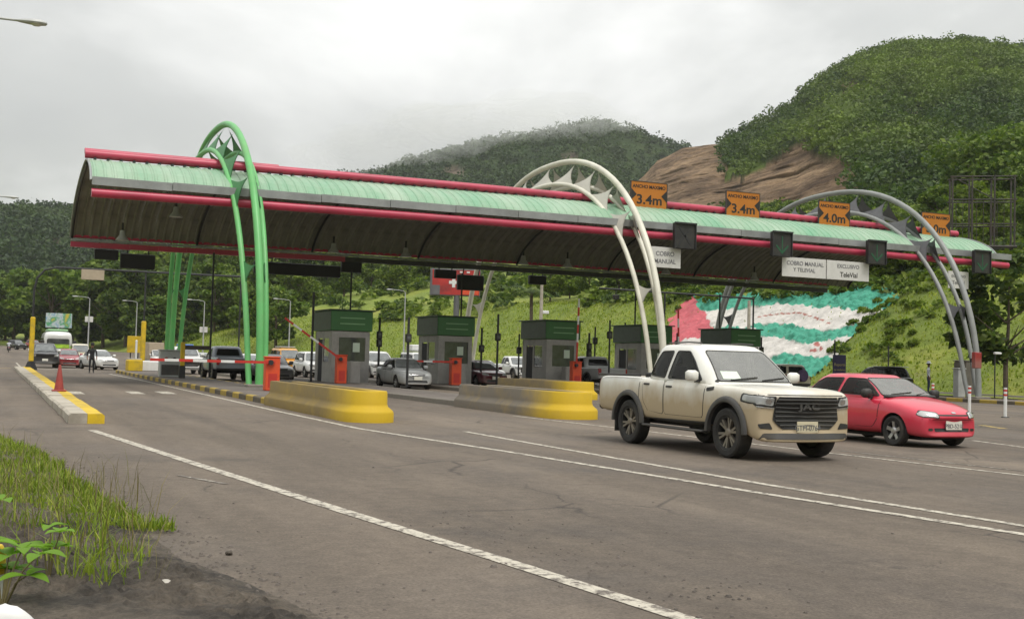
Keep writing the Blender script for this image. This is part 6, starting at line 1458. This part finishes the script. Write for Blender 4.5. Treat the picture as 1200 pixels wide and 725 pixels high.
for i in range(len(MURAL)):
    (x0, y0), (x1, y1) = MURAL[i], MURAL[(i+1) % len(MURAL)]; ins ^= ((y0 > py) != (y1 > py)) & (px < (x1-x0)*(py-y0)/(y1-y0+1e-9)+x0)
Pb = Pb[~ins | (RNG.uniform(size=len(px)) < .02)]
blades('bank_grass', Pb, .1, .34, .06, 'bank_blade', 81, lean=.9)
# verge: grass, dark soil, weeds beside the photographer
def verge_pts(n, test, seed, tmin=5, tmax=26, smin=-7, smax=1.4):
    rng = np.random.default_rng(seed); S = rng.uniform(smin, smax, n*40); T = rng.uniform(tmin, tmax, n*40); px, py = to_px(np.stack([S, T, S*0+.05], 1)); k = test(S, T, px, py); S, T = S[k][:n], T[k][:n]
    return np.stack([S, T, np.array([verge_z(a, b) for a, b in zip(S, T)])-.03], 1)
nz = lambda S, T, sc, sd: fbm(S*sc, T*sc, 3, sd)
g1 = lambda S, T, px, py: (px > -160) & (py > 508+px*.02) & (py < np.interp(px+40*nz(S, T, 1.5, 5), [-160, 0, 60, 110, 168], [600, 585, 596, 618, 618])) & (py > np.interp(px+26*nz(S, T, 2.5, 6), [-160, 0, 40, 80, 130, 172], [500, 512, 526, 553, 586, 610]))
blades('verge_grass', verge_pts(15000, g1, 11), .04, .15, .007, 'grass_blade', 91, lean=.8)
blades('verge_grass', verge_pts(11000, g1, 16), .02, .08, .008, 'grass_blade', 96, lean=1.5)
g2 = lambda S, T, px, py: (((px-142)/38)**2+((py-662)/26)**2 < 1+2*nz(S, T, 4, 9))
blades('verge_grass', verge_pts(1700, g2, 12), .05, .2, .005, 'grass_blade', 92, lean=.9)
g3 = lambda S, T, px, py: (px > -150) & (px < 125) & (py > 610) & (py < 705) & (nz(S, T, 3, 12) > -.02)
blades('verge_grass', verge_pts(2600, g3, 13, 4.5), .08, .32, .005, 'grass_blade', 93, lean=1.3)
blades('dry_grass', verge_pts(380, lambda S, T, px, py: (px > -120) & (px < 190) & (py > 560) & (py < 690), 14), .15, .5, .0035, 'dry_stem', 94, lean=1.0)
blades('dry_grass', verge_pts(260, lambda S, T, px, py: (px > -100) & (px < 175) & (py > 520) & (py < 630) & (py > np.interp(px, [0, 172], [515, 605])), 15), .25, .5, .003, 'dry_stem', 95, lean=.8)
def leafy_plant(px_, py_, hgt, n, lsize, label, seed, spread=.16):
    rng = random.Random(seed); s, t = G(px_, py_); r = empty('leafy_plant', (s, t, .02), 0, label, 'plant', 'weeds beside the road')
    for k in range(n):
        a = rng.uniform(0, 6.28); h = hgt*rng.uniform(.45, 1); rr_ = spread*rng.uniform(.2, 1); top = Vector((rr_*math.cos(a), rr_*math.sin(a), h))
        MB().tube([(0, 0, 0), tuple(top*.55+Vector((0, 0, .05))), tuple(top)], [.006, .005, .003], 5).build('stem', 'dry_stem', r)
        for j in range(3):
            L = lsize*rng.uniform(.7, 1.15); aa = a+rng.uniform(-1, 1)+j*2.1; d = Vector((math.cos(aa), math.sin(aa), rng.uniform(.05, .45))).normalized(); sd = d.cross(Vector((0, 0, 1))).normalized(); nn = sd.cross(d)
            V = []; F = []
            for i in range(9):
                f = i/8; w = L*.31*math.sin(math.pi*f**.8)**.9; c = top+d*L*f-Vector((0, 0, 1))*L*.28*f*f
                V += [c-sd*w+nn*w*.3, c, c+sd*w+nn*w*.3]
            F = [tuple(q) for q in gridfaces(9, 3)]; link('leaf', pydata('leaf', V, F, True), r, 'plant_leaf')
leafy_plant(56, 690, .46, 4, .15, 'weed with broad light green leaves on the dark soil', 3, .14)
leafy_plant(2, 722, .42, 7, .15, 'large leafy weed at the bottom left corner', 4, .22)
leafy_plant(-14, 690, .5, 4, .2, 'leafy weed cut by the left edge of the picture', 5, .22)
def rock(name, loc, r, m, label, cat, seed, sq=(1, 1, .6)):
    bm = bmesh.new(); bmesh.ops.create_icosphere(bm, subdivisions=3, radius=1); rng = random.Random(seed); off = [Vector((rng.uniform(-1, 1), rng.uniform(-1, 1), rng.uniform(-1, 1))).normalized() for _ in range(9)]
    for v in bm.verts:
        k = 1
        for d in off: k -= max(0, v.co.dot(d)-.72)*.8
        v.co = Vector((v.co.x*sq[0], v.co.y*sq[1], v.co.z*sq[2]))*r*k
    me = bpy.data.meshes.new(name); bm.to_mesh(me); bm.free(); me.shade_smooth(); me.set_sharp_from_angle(angle=R(30)); o = link(name, me, None, m); o.location = loc; put(o, None, label, cat); return o
s_, t_ = G(192, 693); rock('stone', (s_, t_, .05), .062, 'stone_pale', 'pale flat stone on the dark roadside soil', 'stone', 3, (1, .7, .42))
s_, t_ = G(4, 752); rock('painted_stone', (s_, t_, .07), .15, 'white_plain', 'white painted stone at the bottom left corner', 'stone', 5, (1, .8, .8))
s_, t_ = G(-12, 715); root = empty('marker_post', (s_, t_, 0), label='short yellow topped marker post among the weeds at the left edge', cat='post'); MB().lathe([(0, .36), (.05, .355), (.07, .32), (.07, .2)], 14).build('yellow_cap', 'yellow_paint', root); MB().tube([(0, 0, -.05), (0, 0, .2)], .068, 14).build('shaft', 'white_plain', root)
s_, t_ = G(268, 650); rock('stone', (s_, t_, .012), .03, 'soil', 'small dark clod on the asphalt right of the pale stone', 'stone', 8)
def gravel():
    rng = np.random.default_rng(4); V = []; F = []
    base = np.array([(-1, -1, 0), (1, -1, 0), (1, 1, 0), (-1, 1, 0), (-.5, -.6, .9), (.6, -.5, .8), (.5, .6, 1), (-.6, .4, .85)]); fc = [(0, 1, 5, 4), (1, 2, 6, 5), (2, 3, 7, 6), (3, 0, 4, 7), (4, 5, 6, 7)]
    spots = []
    for k in range(150): u = rng.uniform(); px_, py_ = 500+380*u+rng.normal()*30, 608+98*u+rng.normal()*(9+14*u); spots.append(G(px_, py_))
    for k in range(110): u = rng.uniform(); px_, py_ = 170+200*u+rng.normal()*20, 610+100*u+rng.normal()*12; spots.append(G(px_, py_))
    for k in range(700):
        t = rng.uniform(4.5, 20); spots.append((float(rl(t))+abs(rng.normal())*.16-.05, t))
    for k in range(70): spots.append(G(rng.uniform(50, 1150), rng.uniform(520, 720)))
    for (s, t) in spots:
        r_ = rng.uniform(.004, .013)*(1.7 if rng.uniform() < .06 else 1); a = rng.uniform(0, 6.28); c, sn = math.cos(a), math.sin(a); i0 = len(V)
        for b in base: V.append((s+(b[0]*c-b[1]*sn)*r_, t+(b[0]*sn+b[1]*c)*r_, .001+b[2]*r_*.9))
        F += [tuple(i0+q for q in f) for f in fc]
    o = link('gravel', pydata('gravel', V, F), None, 'pavement'); put(o, kind='stuff')
gravel()
# ------------------------------------------------------------------ people
def person(loc, rz, label, top, legs, pose='stand', hat=None, scale=1.0, hairm='hair'):
    root = empty('person', loc, rz, label, 'person'); root.scale = (scale,)*3
    J = {'pel': (0, 0, .95, .135), 'wai': (0, 0, 1.08, .12), 'che': (0, 0, 1.3, .15), 'nek': (0, .0, 1.5, .055), 'hd0': (0, .01, 1.58, .075), 'hd1': (0, .015, 1.68, .095), 'hd2': (0, .01, 1.76, .07)}
    E = [('pel', 'wai'), ('wai', 'che'), ('che', 'nek'), ('nek', 'hd0'), ('hd0', 'hd1'), ('hd1', 'hd2')]
    for sd, sg in (('l', -1), ('r', 1)):
        arm = {'stand': ((.2, 0, 1.43), (.27, -.03, 1.16), (.27, .05, .92)), 'reach': ((.2, 0, 1.43), (.3, .12, 1.25), (.32, .38, 1.3)), 'hips': ((.2, 0, 1.43), (.36, -.06, 1.2), (.24, .08, 1.08))}[pose if pose != 'ride' else 'reach']
        hipz = .92; kn = (.11, .03, .5); an = (.11, -.02, .09)
        if pose == 'ride': kn = (.2, .38, .78); an = (.2, .2, .36)
        J[sd+'hip'] = (sg*.1, 0, hipz, .095); J[sd+'kn'] = (sg*kn[0], kn[1], kn[2], .062); J[sd+'an'] = (sg*an[0], an[1], an[2], .042); J[sd+'to'] = (sg*(an[0]+.02), an[1]+.17, an[2]-.05, .04)
        J[sd+'sh'] = (sg*arm[0][0], arm[0][1], arm[0][2], .068); J[sd+'el'] = (sg*arm[1][0], arm[1][1], arm[1][2], .047); J[sd+'wr'] = (sg*arm[2][0], arm[2][1], arm[2][2], .033)
        E += [('pel', sd+'hip'), (sd+'hip', sd+'kn'), (sd+'kn', sd+'an'), (sd+'an', sd+'to'), ('che', sd+'sh'), (sd+'sh', sd+'el'), (sd+'el', sd+'wr')]
        w = Vector(arm[2]); dv = (w-Vector(arm[1])).normalized(); side = Vector((0, 1, 0)) if abs(dv.y) < .8 else Vector((0, 0, 1))
        p = w+dv*.07; J[sd+'pa'] = (sg*p.x, p.y, p.z, .032); E.append((sd+'wr', sd+'pa'))
        for k in range(4):
            q = p+dv*(.05-.006*abs(k-1.3))+side*(.025*(k-1.5)); q2 = q+dv*.03-Vector((.015, 0, 0)); J[f'{sd}f{k}'] = (sg*q.x, q.y, q.z, .009); J[f'{sd}g{k}'] = (sg*q2.x, q2.y, q2.z, .008); E += [(sd+'pa', f'{sd}f{k}'), (f'{sd}f{k}', f'{sd}g{k}')]
        q = w+dv*.05+side*.045; J[sd+'th'] = (sg*q.x, q.y, q.z, .01); E.append((sd+'wr', sd+'th'))
    names = list(J); ix = {n: i for i, n in enumerate(names)}
    me = bpy.data.meshes.new('body'); me.from_pydata([J[n][:3] for n in names], [(ix[a], ix[b]) for a, b in E], []); o = bpy.data.objects.new('tmp', me); COL.objects.link(o)
    sk = o.modifiers.new('k', 'SKIN'); sk.use_smooth_shade = True
    for i, n in enumerate(names): v = me.skin_vertices[0].data[i]; v.radius = (J[n][3], J[n][3]*(.72 if n in ('che', 'wai', 'pel') else 1)); v.use_root = (n == 'pel')
    o.modifiers.new('s', 'SUBSURF').levels = 1; o.modifiers['s'].render_levels = 1
    r = evaluated(o); bpy.data.objects.remove(o); r.materials.clear()
    for m_ in (top, legs, 'skin', 'trim_black'): r.materials.append(MATS[m_])
    pal = [Vector(J[s+'pa'][:3]) for s in 'lr']; el = [Vector(J[s+'wr'][:3]) for s in 'lr']
    for p in r.polygons:
        c = p.center; i = 0
        if c.z > 1.53: i = 2
        elif min((c-q).length for q in pal+el) < .13 or min((c-(a+b)/2).length for a, b in zip(pal, el)) < .1: i = 2
        elif min((c-Vector(J[s+'to'][:3])).length for s in 'lr') < .16 or min((c-Vector(J[s+'an'][:3])).length for s in 'lr') < .07: i = 3
        elif c.z < .98 and abs(c.x) < .2 or (pose == 'ride' and c.z < .98): i = 1
        p.material_index = i
    r.shade_smooth(); link('body', r, root)
    MB().lathe([(0, 1.85), (.06, 1.84), (.1, 1.79), (.112, 1.72), (.105, 1.68)], 14, (0, -.012, 0)).build('hair', hairm, root)
    for sg in (-1, 1):
        MB().cbox((sg*.035, .105, 1.69), (.026, .012, .014)).build('eye', 'trim_black', root); MB().rbox(sg*.098-.012, sg*.098+.012, -.01, .03, 1.655, 1.71, .008).build('ear', 'skin', root)
    MB().add([(0, .105, 1.69), (-.016, .1, 1.65), (.016, .1, 1.65), (0, .128, 1.652)], [(0, 1, 3), (0, 3, 2), (1, 2, 3)]).build('nose', 'skin', root); MB().cbox((0, .1, 1.625), (.045, .01, .01)).build('mouth', 'cloth_purple', root)
    if hat == 'cap': MB().lathe([(0, 1.885), (.08, 1.87), (.12, 1.8), (.125, 1.75)], 14, (0, -.01, 0)).build('cap', 'cloth_black', root)
    if hat == 'hat': MB().lathe([(0, 1.9), (.09, 1.89), (.115, 1.78), (.2, 1.765), (.2, 1.755), (.1, 1.755)], 16).build('hat', 'cloth_white', root)
    if hat == 'helmet': MB().lathe([(0, 1.9), (.1, 1.88), (.15, 1.78), (.15, 1.66), (.11, 1.6)], 16).build('helmet', 'trim_black', root)
    return root
s_, t_ = G(107, 437); person((s_, t_, 0), math.pi, 'person in black uniform and cap standing in the empty left lane', 'cloth_black', 'cloth_black', 'stand', 'cap')
person((lane(493, 62), 62, .0), R(60), 'person in dark clothes reaching towards a booth behind the silver sedan', 'cloth_blue', 'cloth_black', 'reach', None)
s_ = at_t(1088, 450, 56)[0]; person((s_, 56, .16), R(-140), 'man in pale shirt and hat behind the black car', 'cloth_white', 'cloth_blue', 'stand', 'hat', 1.06)
person((MOTO[0], MOTO[1]+.25, MOTO[2]-.05), math.pi, 'helmeted rider on the distant motorbike at the left edge', 'cloth_white', 'cloth_black', 'ride', 'helmet')
# ------------------------------------------------------------------ air
def haze():
    V = MB().box(-2600, 2700, -800, 3100, -6, 330).mesh('haze', None); o = link('haze', V); put(o, kind='stuff')
    m, nt, b = new_mat('haze_air'); nt.nodes.remove(b); pv = nd(nt, 'ShaderNodeVolumePrincipled'); pv.inputs['Color'].default_value = (.9, .93, .96, 1); pv.inputs['Density'].default_value = .0001; pv.inputs['Anisotropy'].default_value = .2
    nt.links.new(pv.outputs[0], nt.nodes['Material Output'].inputs['Volume']); V.materials.append(m)
haze()

def low_cloud():
    m, nt, b = new_mat('cloud_vapour'); nt.nodes.remove(b); pv = nd(nt, 'ShaderNodeVolumePrincipled'); pv.inputs['Color'].default_value = (.97, .97, .97, 1); pv.inputs['Density'].default_value = .006; pv.inputs['Anisotropy'].default_value = .0
    nt.links.new(pv.outputs[0], nt.nodes['Material Output'].inputs['Volume']); rng = random.Random(2)
    bm = bmesh.new()
    for k in range(15):
        f = k/14; px_ = 425+235*f; py_ = float(np.interp(px_, [p[0] for p in sil_mid], [p[1] for p in sil_mid]))-13+rng.uniform(-8, 8)+8*max(0, .5-f)
        c = at_d(px_, py_, 1090+rng.uniform(-60, 30)); rx = rng.uniform(45, 85); rz = rng.uniform(20, 34)*(1-.45*f)
        r_ = bmesh.ops.create_icosphere(bm, subdivisions=3, radius=1)
        for v in r_['verts']:
            n = v.co.copy(); q = 1+.3*math.sin(n.x*3+k)*math.cos(n.z*4+k*2); v.co = Vector((c[0]+n.x*rx*q, c[1]+n.y*45*q, c[2]+n.z*rz*q))
    me = bpy.data.meshes.new('low_cloud'); bm.to_mesh(me); bm.free(); me.shade_smooth(); me.materials.append(m); o = link('low_cloud', me); put(o, kind='stuff')
low_cloud()
